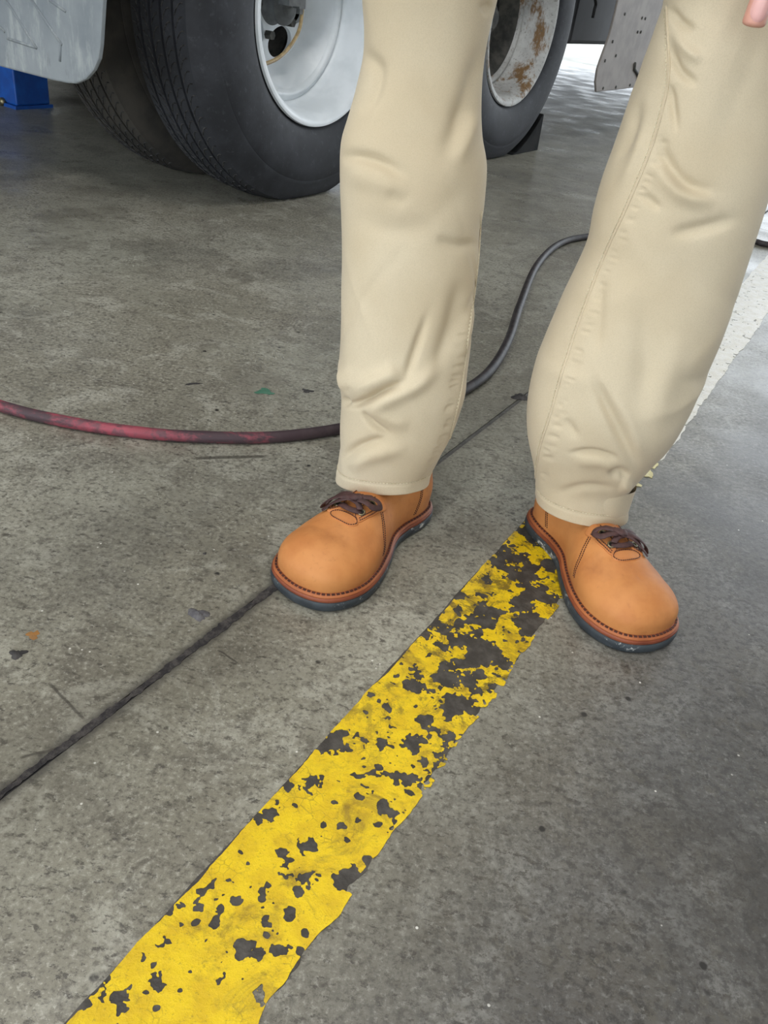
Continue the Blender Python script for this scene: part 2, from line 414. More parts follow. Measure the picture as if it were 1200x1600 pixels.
mk('paint_film', W, Fc, M['yellow'], stripe, False, origin=np.zeros(3))
Sr, Tr = np.meshgrid(np.arange(-.20, .98, .0025), np.arange(-.016, .126, .0025), indexing='ij')
fr = np.minimum(Tr + .004 + .004 * (fbm(Sr * 30, Tr * 30, 4) - .5), .1065 + .010 * (fbm(Sr * 60 + 4, Tr * 60, 4) - .5) - Tr)
for (cx, cy, r) in ((405, 1560, 26), (425, 1592, 22), (390, 1592, 18)):
    s, t = st_of(cx, cy); rr = r / 2400.
    fr = np.minimum(fr, np.hypot(Sr - s, Tr - t) - rr * (1 + 1.2 * (fbm(Sr * 90, Tr * 90, 3) - .5)))
W, Fc = march(fr, -.20, -.016, .0025, .0025, .0005, .0)
mk('residue', W, Fc, M['residue'], stripe, False, label='dark worn residue under the paint')
def wear_w(S, T): return .80 - .45 * (1 - sstep(1.06, 1.24, S)) - .03 * sstep(.08, .11, T)
stripe2 = thing('floor_stripe', SP0 * np.array([1, 1, 0]) + SD * 1.2, 'yellow stripe with daylight glare painted in white, behind the right leg', 'floor marking')
S, T, f, e, d = stripe_fields(1.00, 4.6, .0028, 23, wear_w)
W, Fc = march(np.minimum(f, S - 1.17 + .05 * e), 1.00, -.016, .0028, .0028, .0011, .0003)
mk('paint_film', W, Fc, M['glare_white'], stripe2, False)
W, Fc = march(np.minimum(f, 1.165 - S + .05 * e), 1.00, -.016, .0028, .0028, .0011, .0003)
mk('paint_film', W, Fc, M['cream_paint'], stripe2, False, label='pale yellow flakes at the near end')

# ------------------------------------------------------------------ truck
SC = .66 / .649
TPH = 1.057
TA = np.array([math.cos(TPH), math.sin(TPH), 0]); TN = np.array([TA[1], -TA[0], 0])
C1 = np.array([-.354, 2.657, .502]) * SC; C2 = C1 + TA * 1.283 * SC
RT, RL = .524 * SC, .296 * SC
def rubber():
    t = NT('tyre_rubber')
    c = t.mix(t.ramp(t.noise(9, 5, .6), .35, .7), srgb(38, 40, 45), srgb(54, 56, 62))
    c = t.mix(t.ramp(t.noise(60, 5, .7), .55, .75, 0, .5), c, srgb(86, 88, 93))
    t.bump(t.noise(300, 3), .2, .001); return t.out(c, .68)
M['rubber'] = rubber()
M['tread'] = simple('tread_rubber', srgb(42, 43, 47), srgb(58, 58, 61), 40, .7, bump=.4, bscale=300)
M['sipe'] = simple('sipe_dark', srgb(20, 20, 22), srgb(74, 73, 72), 120, .9)
M['inner_rubber'] = simple('dusty_rubber', srgb(52, 50, 47), srgb(70, 66, 60), 12, .75, bump=.3)
M['rim_white'] = simple('white_rim_paint', srgb(238, 243, 247), srgb(228, 234, 238), 14, .32, bump=.05)
def rusty():
    t = NT('rusty_rim_paint')
    c = t.mix(t.ramp(t.noise(12, 5, .7), .3, .7), srgb(205, 206, 204), srgb(176, 176, 174))
    c = t.mix(t.ramp(t.noise(7, 6, .75, vec=t.mapping(scale=(1, 1, .45), loc=(2, 0, 0))), .50, .60), c, srgb(128, 98, 62))
    c = t.mix(t.ramp(t.noise(80, 4, .7), .55, .7, 0, .7), c, srgb(96, 92, 86)); t.bump(t.noise(60, 4), .3, .002)
    return t.out(c, .6)
M['rim_rusty'] = rusty()
M['dark_iron'] = simple('dirty_dark_iron', srgb(52, 52, 50), srgb(84, 82, 76), 25, .7, bump=.5, bscale=90)
M['grey_iron'] = simple('grey_cast_iron', srgb(108, 110, 110), srgb(80, 82, 82), 25, .55, bump=.4, bscale=90)
M['hose_tan'] = simple('braided_hose', srgb(176, 152, 108), srgb(150, 128, 88), 60, .5)
M['chassis'] = simple('chassis_black', srgb(40, 40, 42), srgb(56, 55, 55), 6, .7)
M['body_grey'] = simple('truck_body_grey', srgb(86, 87, 90), srgb(72, 72, 74), 3, .6)
M['blue'] = simple('blue_enamel', srgb(20, 84, 168), srgb(16, 70, 148), 20, .4, bump=.1)
M['steel'] = simple('steel_bolt', srgb(150, 140, 110), srgb(110, 104, 92), 60, .4, .8)
def flapmat():
    t = NT('grey_flap')
    c = t.mix(t.ramp(t.noise(8, 5, .6), .35, .7), srgb(124, 131, 136), srgb(142, 148, 151))
    c = t.mix(t.ramp(t.noise(24, 6, .7, vec=t.mapping(scale=(1, 1, .25))), .5, .68, 0, .6), c, srgb(178, 182, 180))
    c = t.mix(t.ramp(t.noise(30, 6, .7, vec=t.mapping(scale=(1, 1, .3), loc=(4, 1, 0))), .58, .7, 0, .5), c, srgb(104, 110, 114))
    return t.out(c, .6)
M['flap'] = flapmat()
M['fairing'] = simple('dusty_white_panel', srgb(152, 144, 138), srgb(134, 127, 122), 9, .6, bump=.1)
truck = thing('truck', bay(0, 0) * 0 + np.array([C1[0], C1[1], 0]) - TN * 1.2, 'large truck with dual tyres and white rim parked behind the person', 'truck')
def ring_verts(prof, c, nseg, along=TA, out=TN, ground=None):
    V = []
    for (a, r) in prof:
        for k in range(nseg):
            th = 2 * math.pi * k / nseg
            V.append(c + along * r * math.cos(th) + K * r * math.sin(th) + out * a)
    V = np.array(V)
    if ground is not None:
        low = V[:, 2] < ground
        V[low, 2] = ground
    return V
def lathe(name, prof, c, mat, parent, nseg=96, out=TN, ground=None, ang=40):
    V = ring_verts(prof, c, nseg, out=out, ground=ground)
    o = fix_normals(mk(name, V, grid_faces(len(prof), nseg, True), mat, parent))
    return auto_smooth(o, ang)
def tyre(c, out=TN, mat='rubber', detail=True):
    W_, k = .285, RT / .533
    side = [(-.028, .300), (-.014, .312), (-.004, .335), (.001, .365), (.003, .395), (.0, .425), (-.006, .452), (-.0085, .455), (-.0085, .458), (-.012, .466), (-.020, .485), (-.030, .503), (-.041, .514)]
    prof = [(a, r) for a, r in side]
    tread0, tread1, nr_ = -.046, -W_ + .046, 5
    rw = (tread0 - tread1) / nr_
    for i in range(nr_):
        x0 = tread0 - i * rw; x1 = x0 - rw; g_ = .0042
        cr = lambda x: .522 + .011 * (1 - ((x + W_ / 2) / (W_ / 2 - .046)) ** 2)
        prof += [(x0 - (g_ if i else 0), cr(x0) - .011 * (i > 0)), (x0 - (g_ if i else 0), cr(x0)), (x1 + (g_ if i < 4 else 0), cr(x1))]
        if i < 4: prof += [(x1 + g_, cr(x1) - .011)]
    prof += [(-W_ - a, r) for a, r in side[::-1]]
    prof += [(-W_ + .03, .285), (-.03, .285), (-.028, .300)]
    prof = [(a, r * k) for a, r in prof]
    t = lathe('tyre', prof, c, M[mat], truck, 160, out, ground=.001, ang=32)
    if detail:   # slanted sipe cuts: dark tubes per rib, the cuts' shade put into their colour
        mb = MB()
        for i in range(nr_):
            x0 = tread0 - i * rw - .006; x1 = tread0 - (i + 1) * rw + .006
            for q in range(110):
                th = 2 * math.pi * (q + .5 * (i % 2)) / 110
                pts = []
                for s_ in np.linspace(0, 1, 5):
                    xx = x0 + (x1 - x0) * s_; an = th + (.055 * s_ if i in (0, 1, 2) else -.055 * s_) - .02 * math.sin(s_ * 3.14)
                    r_ = (.5225 + .011 * (1 - ((xx + W_ / 2) / (W_ / 2 - .046)) ** 2)) * k
                    p = c + TA * r_ * math.cos(an) + K * r_ * math.sin(an) + out * xx
                    pts.append(p)
                if min(p[2] for p in pts) < .02: continue
                mb.tube(pts, .0017, 4, caps=False)
        o = mb.build('sipes', M['sipe'], t); o['kind'] = 'stuff'
    return t
def rim(c, mat, discmat, hub=True, out=TN, hole_deg=-90.):
    k = RL / .302
    prof = [(-.028, .292), (-.020, .302), (-.012, .300), (-.011, .291), (-.016, .283), (-.030, .274), (-.075, .268), (-.120, .263), (-.140, .258), (-.149, .251), (-.147, .243), (-.141, .238), (-.139, .232), (-.143, .226), (-.156, .221)]
    r_ = lathe('rim', [(a, r * k) for a, r in prof], c, mat, truck, 128, out, ang=60)
    # dished disc with five hand holes
    V = []; F = []
    prof2 = [(-.156, .221), (-.172, .210), (-.194, .187), (-.211, .166), (-.216, .156)]
    n = 120; V += list(ring_verts([(a, r * k) for a, r in prof2], c, n, out=out)); F += grid_faces(5, n, True)
    base = 4 * n; ri, ro, rh, rr, za = .050 * k, .156 * k, .108 * k, .041 * k, -.216
    def P(th, r): return c + TA * r * math.cos(th) + K * r * math.sin(th) + out * za
    h0 = math.radians(hole_deg)
    for s in range(5):
        a0 = h0 + 2 * math.pi * (s - .5) / 5; a1 = a0 + 2 * math.pi / 5; o = len(V); ac = (a0 + a1) / 2
        m = 12; rect = []
        rect += [P(a0 + (a1 - a0) * i / m, ro) for i in range(m)]
        rect += [P(a1, ro + (ri - ro) * i / 6) for i in range(6)]
        rect += [P(a1 + (a0 - a1) * i / m, ri) for i in range(m)]
        rect += [P(a0, ri + (ro - ri) * i / 6) for i in range(6)]
        hc = P(ac, rh); ur = TA * math.cos(ac) + K * math.sin(ac); ut = -TA * math.sin(ac) + K * math.cos(ac)
        hol = []; hin = []
        for v in rect:
            dlt = v - hc; x, y = dlt @ ur, dlt @ ut; L = math.hypot(x, y)
            hp = hc + (ur * x + ut * y * 1.35) / L * rr; hol.append(hp); hin.append(hp - out * .014)
        q = len(rect); V += rect + hol + hin
        for i in range(q):
            j = (i + 1) % q; F += [(o + i, o + j, o + q + j, o + q + i), (o + q + i, o + q + j, o + 2 * q + j, o + 2 * q + i)]
    auto_smooth(fix_normals(mk('disc', V, F, discmat, r_)), 45)
    # the far side of the rim well, seen dark through the holes
    lathe('well', [(-.160, .219 * k), (-.20, .222 * k), (-.27, .235 * k), (-.275, .285 * k)], c, M['dark_iron'], r_, 64, out)
    if hub:
        hubp = [(-.218, .060), (-.208, .050), (-.195, .046), (-.180, .046), (-.177, .053), (-.168, .053), (-.164, .046), (-.152, .034), (-.149, .012), (-.148, .001)]
        lathe('hub', [(a, r * k) for a, r in hubp], c, M['grey_iron'] if mat is M['rim_white'] else M['dark_iron'], r_, 40, out, ang=30)
        for q in range(5):
            th = h0 + 2 * math.pi * (q + .5) / 5
            cc = c + (TA * math.cos(th) + K * math.sin(th)) * .085 * k + out * -.205
            mb = MB(); vv = []
            for zz in (-.012, .012):
                for hx in range(6):
                    a_ = hx * math.pi / 3; vv.append(cc + (TA * math.cos(a_) + K * math.sin(a_)) * .0125 + out * zz)
            mb.add(vv, grid_faces(2, 6, True) + [tuple(range(6)), tuple(range(6, 12))[::-1]])
            mb.build('lug_nut', M['dark_iron'], r_, False)
    return r_
pl = at_plane(439, 78, C1 - TN * .216, TN) - C1
HD = math.degrees(math.atan2(pl @ K, pl @ TA))
tyre(C1); r1 = rim(C1, M['rim_white'], M['rim_white'], hole_deg=HD)
tyre(C1 - TN * .345, mat='inner_rubber')
lathe('rim', [(-.02, .30), (-.03, .28), (-.25, .28), (-.26, .30)], C1 - TN * .345, M['dark_iron'], truck, 64)
tyre(C2); r2 = rim(C2, M['rim_rusty'], M['dark_iron'], hole_deg=20)
tyre(C2 - TN * .345, mat='inner_rubber', detail=False)
for Cc in (C1, C2):       # far side of the axles
    for off in (-1.86, -2.2):
        tyre(Cc + TN * off, mat='inner_rubber', detail=False)
    lathe('axle_tube', [(-.23, .09), (-.30, .075), (-2.1, .075), (-2.15, .09)], Cc, M['chassis'], truck, 24)
# tyre inflation hose on the hub of the white rim
hp = [at_plane(x, y, C1 - TN * o, TN) for x, y, o in ((472, 8, .125), (472, 20, .122), (467, 48, .11), (452, 74, .09), (434, 91, .07), (414, 100, .055), (404, 103, .05))]
mb = MB(); mb.tube(spline(hp, 6), .0052, 10); mb.build('inflation_hose', M['hose_tan'], r1)
mb = MB(); fc = at_plane(468, 2, C1 - TN * .125, TN); mb.box(fc, TA * .014, TN * .012, K * .018); mb.box(fc + TN * .002 - K * .022, TA * .007, TN * .007, K * .010)
mb.box(fc - TA * .04 + K * .01, TA * .03, TN * .02, K * .022)
mb.build('hose_fitting', M['grey_iron'], r1, False)
def tbox(name, a0, a1, n0, n1, z0, z1, mat, label=None, bev=0):
    g0 = np.array([C1[0], C1[1], 0])
    mb = MB(); mb.box(g0 + TA * (a0 + a1) / 2 + TN * (n0 + n1) / 2 + K * (z0 + z1) / 2, TA * (a1 - a0) / 2, TN * (n1 - n0) / 2, K * (z1 - z0) / 2)
    o = mb.build(name, mat, truck, False, label=label)
    if bev:
        md = o.modifiers.new('bevel', 'BEVEL'); md.width = bev; md.segments = 2
    return o
tbox('frame_rail', -1.3, 5.6, -.75, -.67, .80, 1.05, M['chassis']); tbox('frame_rail', -1.3, 5.6, -1.65, -1.57, .80, 1.05, M['chassis'])
tbox('cargo_box', -1.5, 4.6, -2.40, -.02, 1.12, 3.6, M['body_grey'], label='grey cargo body above the wheels', bev=.02)
tbox('tool_box', 2.6, 4.2, -1.9, -.35, .40, 1.1, M['body_grey'], label='dark grey storage box under the frame', bev=.02)
tbox('cab', 4.75, 6.9, -2.35, -.05, .34, 3.0, M['body_grey'], label='dark lower front of the truck', bev=.05)
tyre(C1 + TA * 5.75 - TN * .08, mat='inner_rubber', detail=False)
# grey mud flap behind the near wheel
def plate(name, pts, p0, nrm, th, mat, parent, ribs=None, ribmat=None):
    n = len(pts); V = [np.array(p) for p in pts] + [np.array(p) - nrm * th for p in pts]
    F = [tuple(range(n)), tuple(range(2 * n - 1, n - 1, -1))] + [(i, n + i, n + (i + 1) % n, (i + 1) % n) for i in range(n)]
    o = fix_normals(mk(name, V, F, mat, parent, False))
    md = o.modifiers.new('bevel', 'BEVEL'); md.width = .004; md.segments = 2; md.limit_method = 'ANGLE'
    return o
fp = C1 - TA * .80; fpz = lambda x, y: at_plane(x, y, fp, TA)
c_ = [fpz(*p) for p in ((157, 70), (154, 92), (146, 110), (134, 124), (118, 131), (104, 130), (80, 125), (0, 104))]
left = c_[-1] - TN * .35; left[2] = c_[-1][2] - .0
top = [left * [1, 1, 0] + K * .98, fpz(160, 0) * [1, 1, 0] + K * .98]
flap = plate('mud_flap', c_ + [left] + top + [fpz(161, 0)], fp, -TA, .012, M['flap'], truck)
for seg in (((10, 0), (58, 76)), ((50, 0), (97, 70)), ((-20, 20), (8, 50)), ((12, 60), (55, 74)), ((78, 0), (103, 18)), ((95, 66), (94, 96))):
    mb = MB(); q = [fpz(*seg[0]), fpz(*seg[1])]; mb.tube([q[0], (q[0] + q[1]) / 2, q[1]], .0035, 6); mb.build('rib', M['flap'], flap)
for a_ in (-.14, -.45):
    tbox('flap_bracket', -.80, -.74, a_ - .03, a_ + .03, .92, 1.14, M['chassis'])
# pale side panel ahead of the second axle
sp0 = C1 - TN * .0; spz = lambda x, y: at_plane(x, y, sp0, TN)
pp = [spz(*p) for p in ((968, -8), (962, 20), (953, 55), (942, 85), (934, 108), (931, 128), (932, 144), (960, 141), (1000, 136), (1045, 132))]
pp = pp + [pp[-1] * [1, 1, 0] + K * 1.08, pp[0] * [1, 1, 0] + K * 1.08]
panel = plate('side_panel', pp, sp0, TN, .012, M['fairing'], truck); panel['label'] = 'dusty pale side panel hanging ahead of the wheels'
for p in ((942, 138), (962, 136), (984, 133), (1003, 28), (1008, 29), (996, 50), (1001, 50), (976, 22), (957, 65), (945, 95), (962, 87)):
    q = spz(*p); mb = MB(); mb.tube([q - TN * .002, q + TN * .004], .007, 8); mb.build('screw', M['dark_iron'], panel)
q = [spz(*p) for p in ((991, 98), (990, 108), (994, 114), (998, 124))]
mb = MB(); mb.tube([x + TN * .004 for x in q], .008, 6); mb.build('latch', M['dark_iron'], panel)
# cable hanging under the box
q = [at_plane(x, y, C1 - TN * .25, TN) for x, y in ((928, -12), (931, 5), (929, 14), (926, 28))]
mb = MB(); mb.tube(spline(q, 4), .008, 8); mb.build('cable', M['chassis'], truck)

# ------------------------------------------------------------------ wheel chock, jack, hose, litter
M['chock'] = simple('chock_rubber', srgb(28, 29, 30), srgb(40, 40, 40), 14, .9, bump=.4, spec=.2)
cb = np.array([C2[0], C2[1], 0])
prof = [(.16, 0), (.430, 0), (.428, .03), (.418, .155), (.408, .158)] + [(a_, max(.003, C2[2] - math.sqrt(RT ** 2 - a_ ** 2) - .008)) for a_ in (.395, .36, .32, .28, .24, .20, .17)]
V = []
for nn in (-.03, -.23):
    V += [cb + TA * a_ + TN * nn + K * z_ for a_, z_ in prof]
n = len(prof)
o = fix_normals(mk('wheel_chock', V, [tuple(range(n)), tuple(range(2 * n - 1, n - 1, -1))] + [(i, n + i, n + (i + 1) % n, (i + 1) % n) for i in range(n)], M['chock'], None, False))
md = o.modifiers.new('bevel', 'BEVEL'); md.width = .006; md.segments = 2; md.limit_method = 'ANGLE'
tag(o, 'black rubber wheel chock wedged against the tyre with the rusty rim', 'wheel chock')
# blue jack stand under the axle
jb = gp(28, 172); j0 = jb - TN * .112 + TA * .08
jack = thing('jack_stand', j0 * [1, 1, 0], 'blue painted steel jack stand standing under the truck axle', 'jack stand')
mb = MB(); mb.box(j0 * [1, 1, 0] + K * .006, TN * .108, TA * .085, K * .006); mb.build('base_plate', M['blue'], jack, False)
mb = MB(); mb.box(j0 * [1, 1, 0] + K * .167, TN * .104, TA * .076, K * .155); o = mb.build('body', M['blue'], jack, False); md = o.modifiers.new('bevel', 'BEVEL'); md.width = .006; md.segments = 2
mb = MB(); mb.box(j0 * [1, 1, 0] + K * .33, TN * .04, TA * .04, K * .10); mb.build('post', M['grey_iron'], jack, False)
bq = at_plane(5, 159, j0 - TA * .078, TA)
mb = MB(); mb.tube([bq + TA * .006, bq - TA * .012], .016, 8); mb.build('bolt', M['steel'], jack)

def hosemat():
    t = NT('worn_red_hose')
    a = t.ramp(t.dot((1, 0, 0), (0, 0, 0)), -.30, .06)            # the red cover is worn and soiled black towards the far run
    m_ = t.math('ADD', t.noise(16, 5, .7, vec=t.mapping(scale=(.5, 1, 1))), t.math('MULTIPLY', a, .42))
    c = t.mix(t.ramp(t.noise(14, 3), .35, .65), srgb(158, 74, 86), srgb(136, 66, 76))
    c = t.mix(t.ramp(t.noise(45, 6, .75), .46, .60, 0, .7), c, srgb(92, 72, 78)); c = t.mix(t.ramp(m_, .46, .58), c, srgb(74, 58, 63))
    c = t.mix(a, c, t.mix(t.ramp(t.noise(50, 4), .4, .6), srgb(40, 36, 37), srgb(58, 52, 52)))
    t.bump(t.noise(140, 4), .35, .001)
    return t.out(c, .5, 0, .3)
M['hose'] = hosemat()
HR = .0095
hpx = [(-160, 590), (-60, 616), (0, 634), (60, 650), (150, 667), (230, 677), (300, 682), (400, 684), (470, 679), (530, 670), (600, 655), (670, 634), (730, 607), (768, 576), (795, 530), (812, 478), (838, 416), (872, 382), (915, 370), (980, 366), (1060, 366), (1170, 376), (1200, 382), (1300, 396), (1450, 420)]
hp3 = spline([gp(x, y, HR) for x, y in hpx], 12)
mb = MB(); mb.tube(hp3, HR, 16); o = mb.build('air_hose', M['hose'], origin=np.zeros(3))
tag(o, 'worn red and black air hose winding across the floor behind the legs', 'hose')
M['dark_bit'] = simple('dark_litter', srgb(46, 44, 44), srgb(70, 67, 66), 80, .8, bump=.5)
M['lump_grey'] = simple('grey_gum', srgb(78, 76, 80), srgb(98, 96, 98), 120, .7, bump=.6)
M['green_bit'] = simple('green_paint_spot', srgb(62, 110, 88), srgb(78, 118, 98), 90, .6)
M['orange_bit'] = simple('rust_spot', srgb(160, 112, 58), srgb(142, 104, 62), 90, .8)
def blob(name, x, y, rx, ry, h, mat, label, cat, rot=0, seed=0):
    p = gp(x, y); sc = np.linalg.norm(gp(x + 10, y) - p) / 10; m_, rings = 22, 5; V = []
    r_ = np.random.default_rng(seed)
    wob = 1 + .45 * (r_.random(m_) - .5) + .25 * np.sin(np.arange(m_) * 2 * math.pi / m_ * 3 + seed)
    for i in range(rings):
        q = i / (rings - 1)
        for k_ in range(m_):
            a_ = 2 * math.pi * k_ / m_; rr = (1 - q * .95)
            dx = math.cos(a_) * rx * sc * wob[k_] * rr; dy = math.sin(a_) * ry * sc * wob[k_] * rr * 1.6
            cx, sx = math.cos(rot), math.sin(rot)
            V.append((p[0] + cx * dx - sx * dy, p[1] + sx * dx + cx * dy, .0002 + h * math.sin(q * math.pi / 2) * (1 + .5 * (r_.random() - .5))))
    F = grid_faces(rings, m_, True) + [tuple(range((rings - 1) * m_, rings * m_))]
    tag(fix_normals(mk(name, V, F, mat)), label, cat)
blob('tar_lump', 813, 621, 13, 6, .006, M['dark_bit'], 'dark tar lump lying on the floor joint between the legs', 'lump', 0, 3)
blob('gum_lump', 311, 960, 17, 8, .004, M['lump_grey'], 'grey flattened gum lump beside the floor joint left of the shoe', 'lump', -.2, 5)
blob('rubber_scrap', 27, 1022, 13, 6, .003, M['dark_bit'], 'small black rubber scrap on the floor at the left edge', 'scrap', .4, 7)
blob('paint_spot', 413, 612, 13, 6, .0006, M['green_bit'], 'small green paint spot on the floor above the red hose', 'spot', 0, 9)
blob('rust_spot', 52, 992, 10, 6, .0005, M['orange_bit'], 'small orange rust spot on the floor near the left edge', 'spot', 0, 11)
blob('oil_spot', 480, 611, 8, 4, .0006, M['dark_bit'], 'dark round spot on the floor next to the green paint spot', 'spot', 0, 13)
blob('twig', 301, 600, 12, 2, .002, M['dark_bit'], 'thin dark splinter on the floor behind the red hose', 'splinter', .5, 15)
blob('tar_flake', 320, 865, 3, 2, .001, M['dark_bit'], 'tiny dark flake on the floor left of the left shoe', 'flake', 0, 17)

# ------------------------------------------------------------------ person: trousers, shoes, body
def leather(name, c0, c1, c2, rough=.55):
    t = NT(name)
    c = t.mix(t.ramp(t.noise(18, 4, .6), .35, .68), c0, c1)
    c = t.mix(t.ramp(t.noise(9, 5, .6, vec=t.mapping(loc=(1, 4, 2))), .48, .70, 0, .62), c, c2)
    c = t.mix(t.ramp(t.noise(140, 4, .7), .58, .74, 0, .3), c, c2)
    t.bump(t.noise(420, 3), .18, .0008)
    return t.out(c, rough, 0, .35)
M['tan'] = leather('tan_nubuck', srgb(204, 138, 80), srgb(190, 122, 68), srgb(152, 96, 58), .58)
M['tan_in'] = leather('tan_panel', srgb(200, 132, 78), srgb(188, 118, 66), srgb(150, 92, 54), .58)
M['welt'] = leather('welt_leather', srgb(140, 76, 50), srgb(118, 60, 41), srgb(86, 44, 33), .45)
M['flange'] = leather('flange_leather', srgb(172, 102, 60), srgb(154, 88, 52), srgb(116, 64, 42), .5)
def solemat():
    t = NT('dark_rubber_sole')
    c = t.mix(t.ramp(t.noise(40, 4), .35, .65), srgb(44, 50, 55), srgb(60, 67, 72))
    d = t.math('MULTIPLY', t.ramp(t.noise(70, 6, .75), .54, .62), t.ramp(t.noise(13, 2), .45, .6))
    c = t.mix(d, c, srgb(178, 180, 176))
    return t.out(c, .6)
M['sole'] = solemat()
M['thread'] = simple('dark_thread', srgb(78, 42, 36), srgb(60, 34, 30), 90, .7)
M['lace'] = simple('brown_lace', srgb(78, 50, 48), srgb(60, 38, 38), 120, .65, bump=.4, bscale=500)
M['brass'] = simple('eyelet_metal', srgb(150, 140, 110), srgb(120, 112, 90), 90, .35, .9)
M['hole'] = simple('eyelet_dark', srgb(24, 18, 16), srgb(30, 24, 20), 90, .8)
def cloth():
    t = NT('khaki_twill')
    c = t.mix(t.ramp(t.noise(7, 4, .5), .35, .68), srgb(212, 198, 171), srgb(203, 187, 158))
    wv = t.noise(900, 2, .5); c = t.mix(t.ramp(wv, .4, .7, 0, .25), c, srgb(180, 166, 138))
    n = t.math('ADD', wv, t.math('MULTIPLY', t.noise(60, 4), .8)); t.bump(n, .22, .0008)
    t.b.inputs['Sheen Weight'].default_value = .15
    return t.out(c, .85, 0, .2)
M['khaki'] = cloth()
M['khaki_thread'] = simple('khaki_thread', srgb(222, 212, 186), srgb(205, 194, 166), 90, .8)
def skinmat():
    t = NT('skin'); c = t.mix(t.ramp(t.noise(30, 4), .35, .65), srgb(226, 168, 150), srgb(214, 150, 134)); t.bump(t.noise(250, 3), .15, .0006)
    t.b.inputs['Subsurface Weight'].default_value = .1; t.b.inputs['Subsurface Radius'].default_value = (.01, .004, .002)
    return t.out(c, .5)
M['skin'] = skinmat()
M['nail'] = simple('nail', srgb(236, 184, 178), srgb(230, 174, 168), 40, .3)
M['shirt'] = simple('blue_shirt', srgb(70, 90, 120), srgb(60, 80, 108), 9, .85)
M['hair'] = simple('brown_hair', srgb(60, 46, 36), srgb(44, 34, 28), 60, .6, bump=.6)

PC = np.array([.11, .99, 0])
person = thing('person', PC, 'person in khaki trousers and tan lace-up shoes standing on the concrete floor', 'person')

def strokes_apply(V, Nn, px, strokes):
    face = np.clip(-(Nn * ((V - CAM) / np.linalg.norm(V - CAM, axis=1)[:, None])).sum(1), 0, 1)
    wf = sstep(.05, .4, face); disp = np.zeros(len(V))
    for pts, wd, dep in strokes:
        P = spline(pts, 6) if len(pts) > 2 else np.array([np.array(pts[0]) * (1 - t) + np.array(pts[1]) * t for t in np.linspace(0, 1, 8)], float)
        best = np.full(len(V), 1e9); tt = np.zeros(len(V))
        for i in range(len(P) - 1):
            a, b = P[i], P[i + 1]; ab = b - a; L = ab @ ab + 1e-9
            t = np.clip(((px - a) @ ab) / L, 0, 1); dd = np.hypot(*(px - a - t[:, None] * ab).T)
            m = dd < best; best[m] = dd[m]; tt[m] = (i + t[m]) / (len(P) - 1)
        taper = .08 + .92 * sstep(0, .38, tt) * sstep(0, .38, 1 - tt)
        disp += dep * (np.exp(-(best / (wd * .8)) ** 2) if dep < 0 else np.exp(-(best / wd) ** 2)) * taper
    return V + Nn * (disp * wf * 1.3)[:, None]
def leg(rows, yfun, yr, strokes, hem_tilt, zh, seed, nseg=260, nring=420):
    ctr = []
    for (py, l, r) in rows:
        Yc = .95
        for _ in range(6):
            a, b = at_y(l, py, Yc), at_y(r, py, Yc); z = (a[2] + b[2]) / 2; Yc = yfun(z)
        ctr.append((z, (a[0] + b[0]) / 2, Yc, (b[0] - a[0]) / 2))
    ctr = ctr + yr
    ctr = np.array(sorted(ctr)); zs = ctr[:, 0]
    sp = spline(ctr, 10)
    zz = np.linspace(zh, .80, nring)
    cx, cy, hw = (np.interp(zz, sp[:, 0], sp[:, i]) for i in (1, 2, 3))
    ker = np.hanning(15); ker /= ker.sum()
    sm = lambda v: np.convolve(np.pad(v, 7, 'edge'), ker, 'valid')
    cx, cy, hw = sm(cx), sm(cy), sm(hw)
    th = np.linspace(0, 2 * math.pi, nseg, endpoint=False)
    Cn, Sn = np.cos(th), np.sin(th)
    V = np.zeros((nring, nseg, 3))
    ex = .88
    V[..., 0] = cx[:, None] + hw[:, None] * np.sign(Cn) * np.abs(Cn) ** ex
    V[..., 1] = cy[:, None] + (hw * .93)[:, None] * np.sign(Sn) * np.abs(Sn) ** ex
    fade = 1 - sstep(zh, zh + .10, zz)
    V[..., 2] = zz[:, None] + fade[:, None] * (hem_tilt[0] * -Sn + hem_tilt[1] * Cn)
    def normals(V):
        du = np.roll(V, -1, 1) - np.roll(V, 1, 1); dv = np.gradient(V, axis=0)
        n = np.cross(du, dv); return n / (np.linalg.norm(n, axis=2)[..., None] + 1e-12)
    Nn = normals(V)
    # soft cloth undulation all around, then the folds
    TT, ZZ = np.meshgrid(th, zz)
    und = np.zeros_like(ZZ)
    r_ = np.random.default_rng(seed)
    for k in range(46):
        a0, z0 = r_.random() * 6.28, r_.uniform(zh + .04, .78); sl = r_.uniform(-1.6, 1.6); ln = r_.uniform(.3, .8); wd = r_.uniform(.009, .024); am = r_.uniform(-.0022, .0022) * (1.2 - .5 * (z0 > .45))
        da = (TT - a0 + math.pi) % (2 * math.pi) - math.pi
        und += am * np.exp(-((ZZ - z0 - sl * .08 * da) / wd) ** 2) * np.exp(-(da / ln) ** 2)
    V = V + Nn * und[..., None]
    # hem band: a shallow groove above the turned-up edge
    V = V + Nn * (-.0011 * np.exp(-((zz - zh - .0175) / .0016) ** 2))[:, None, None]
    V = V + Nn * (.0008 * (1 - sstep(zh + .012, zh + .018, zz)))[:, None, None]
    Nn = normals(V); px = project(V.reshape(-1, 3))
    V = strokes_apply(V.reshape(-1, 3), Nn.reshape(-1, 3), px, strokes).reshape(nring, nseg, 3)
    inner = []
    Nn = normals(V)
    for q, (d_, up) in enumerate(((.0010, -.0006), (.0024, .0), (.003, .01), (.0035, .05))):
        rg = V[0] - Nn[0] * d_; rg[:, 2] += up; inner.append(rg)
    V = np.concatenate([np.array(inner[::-1]), V], 0)
    return V
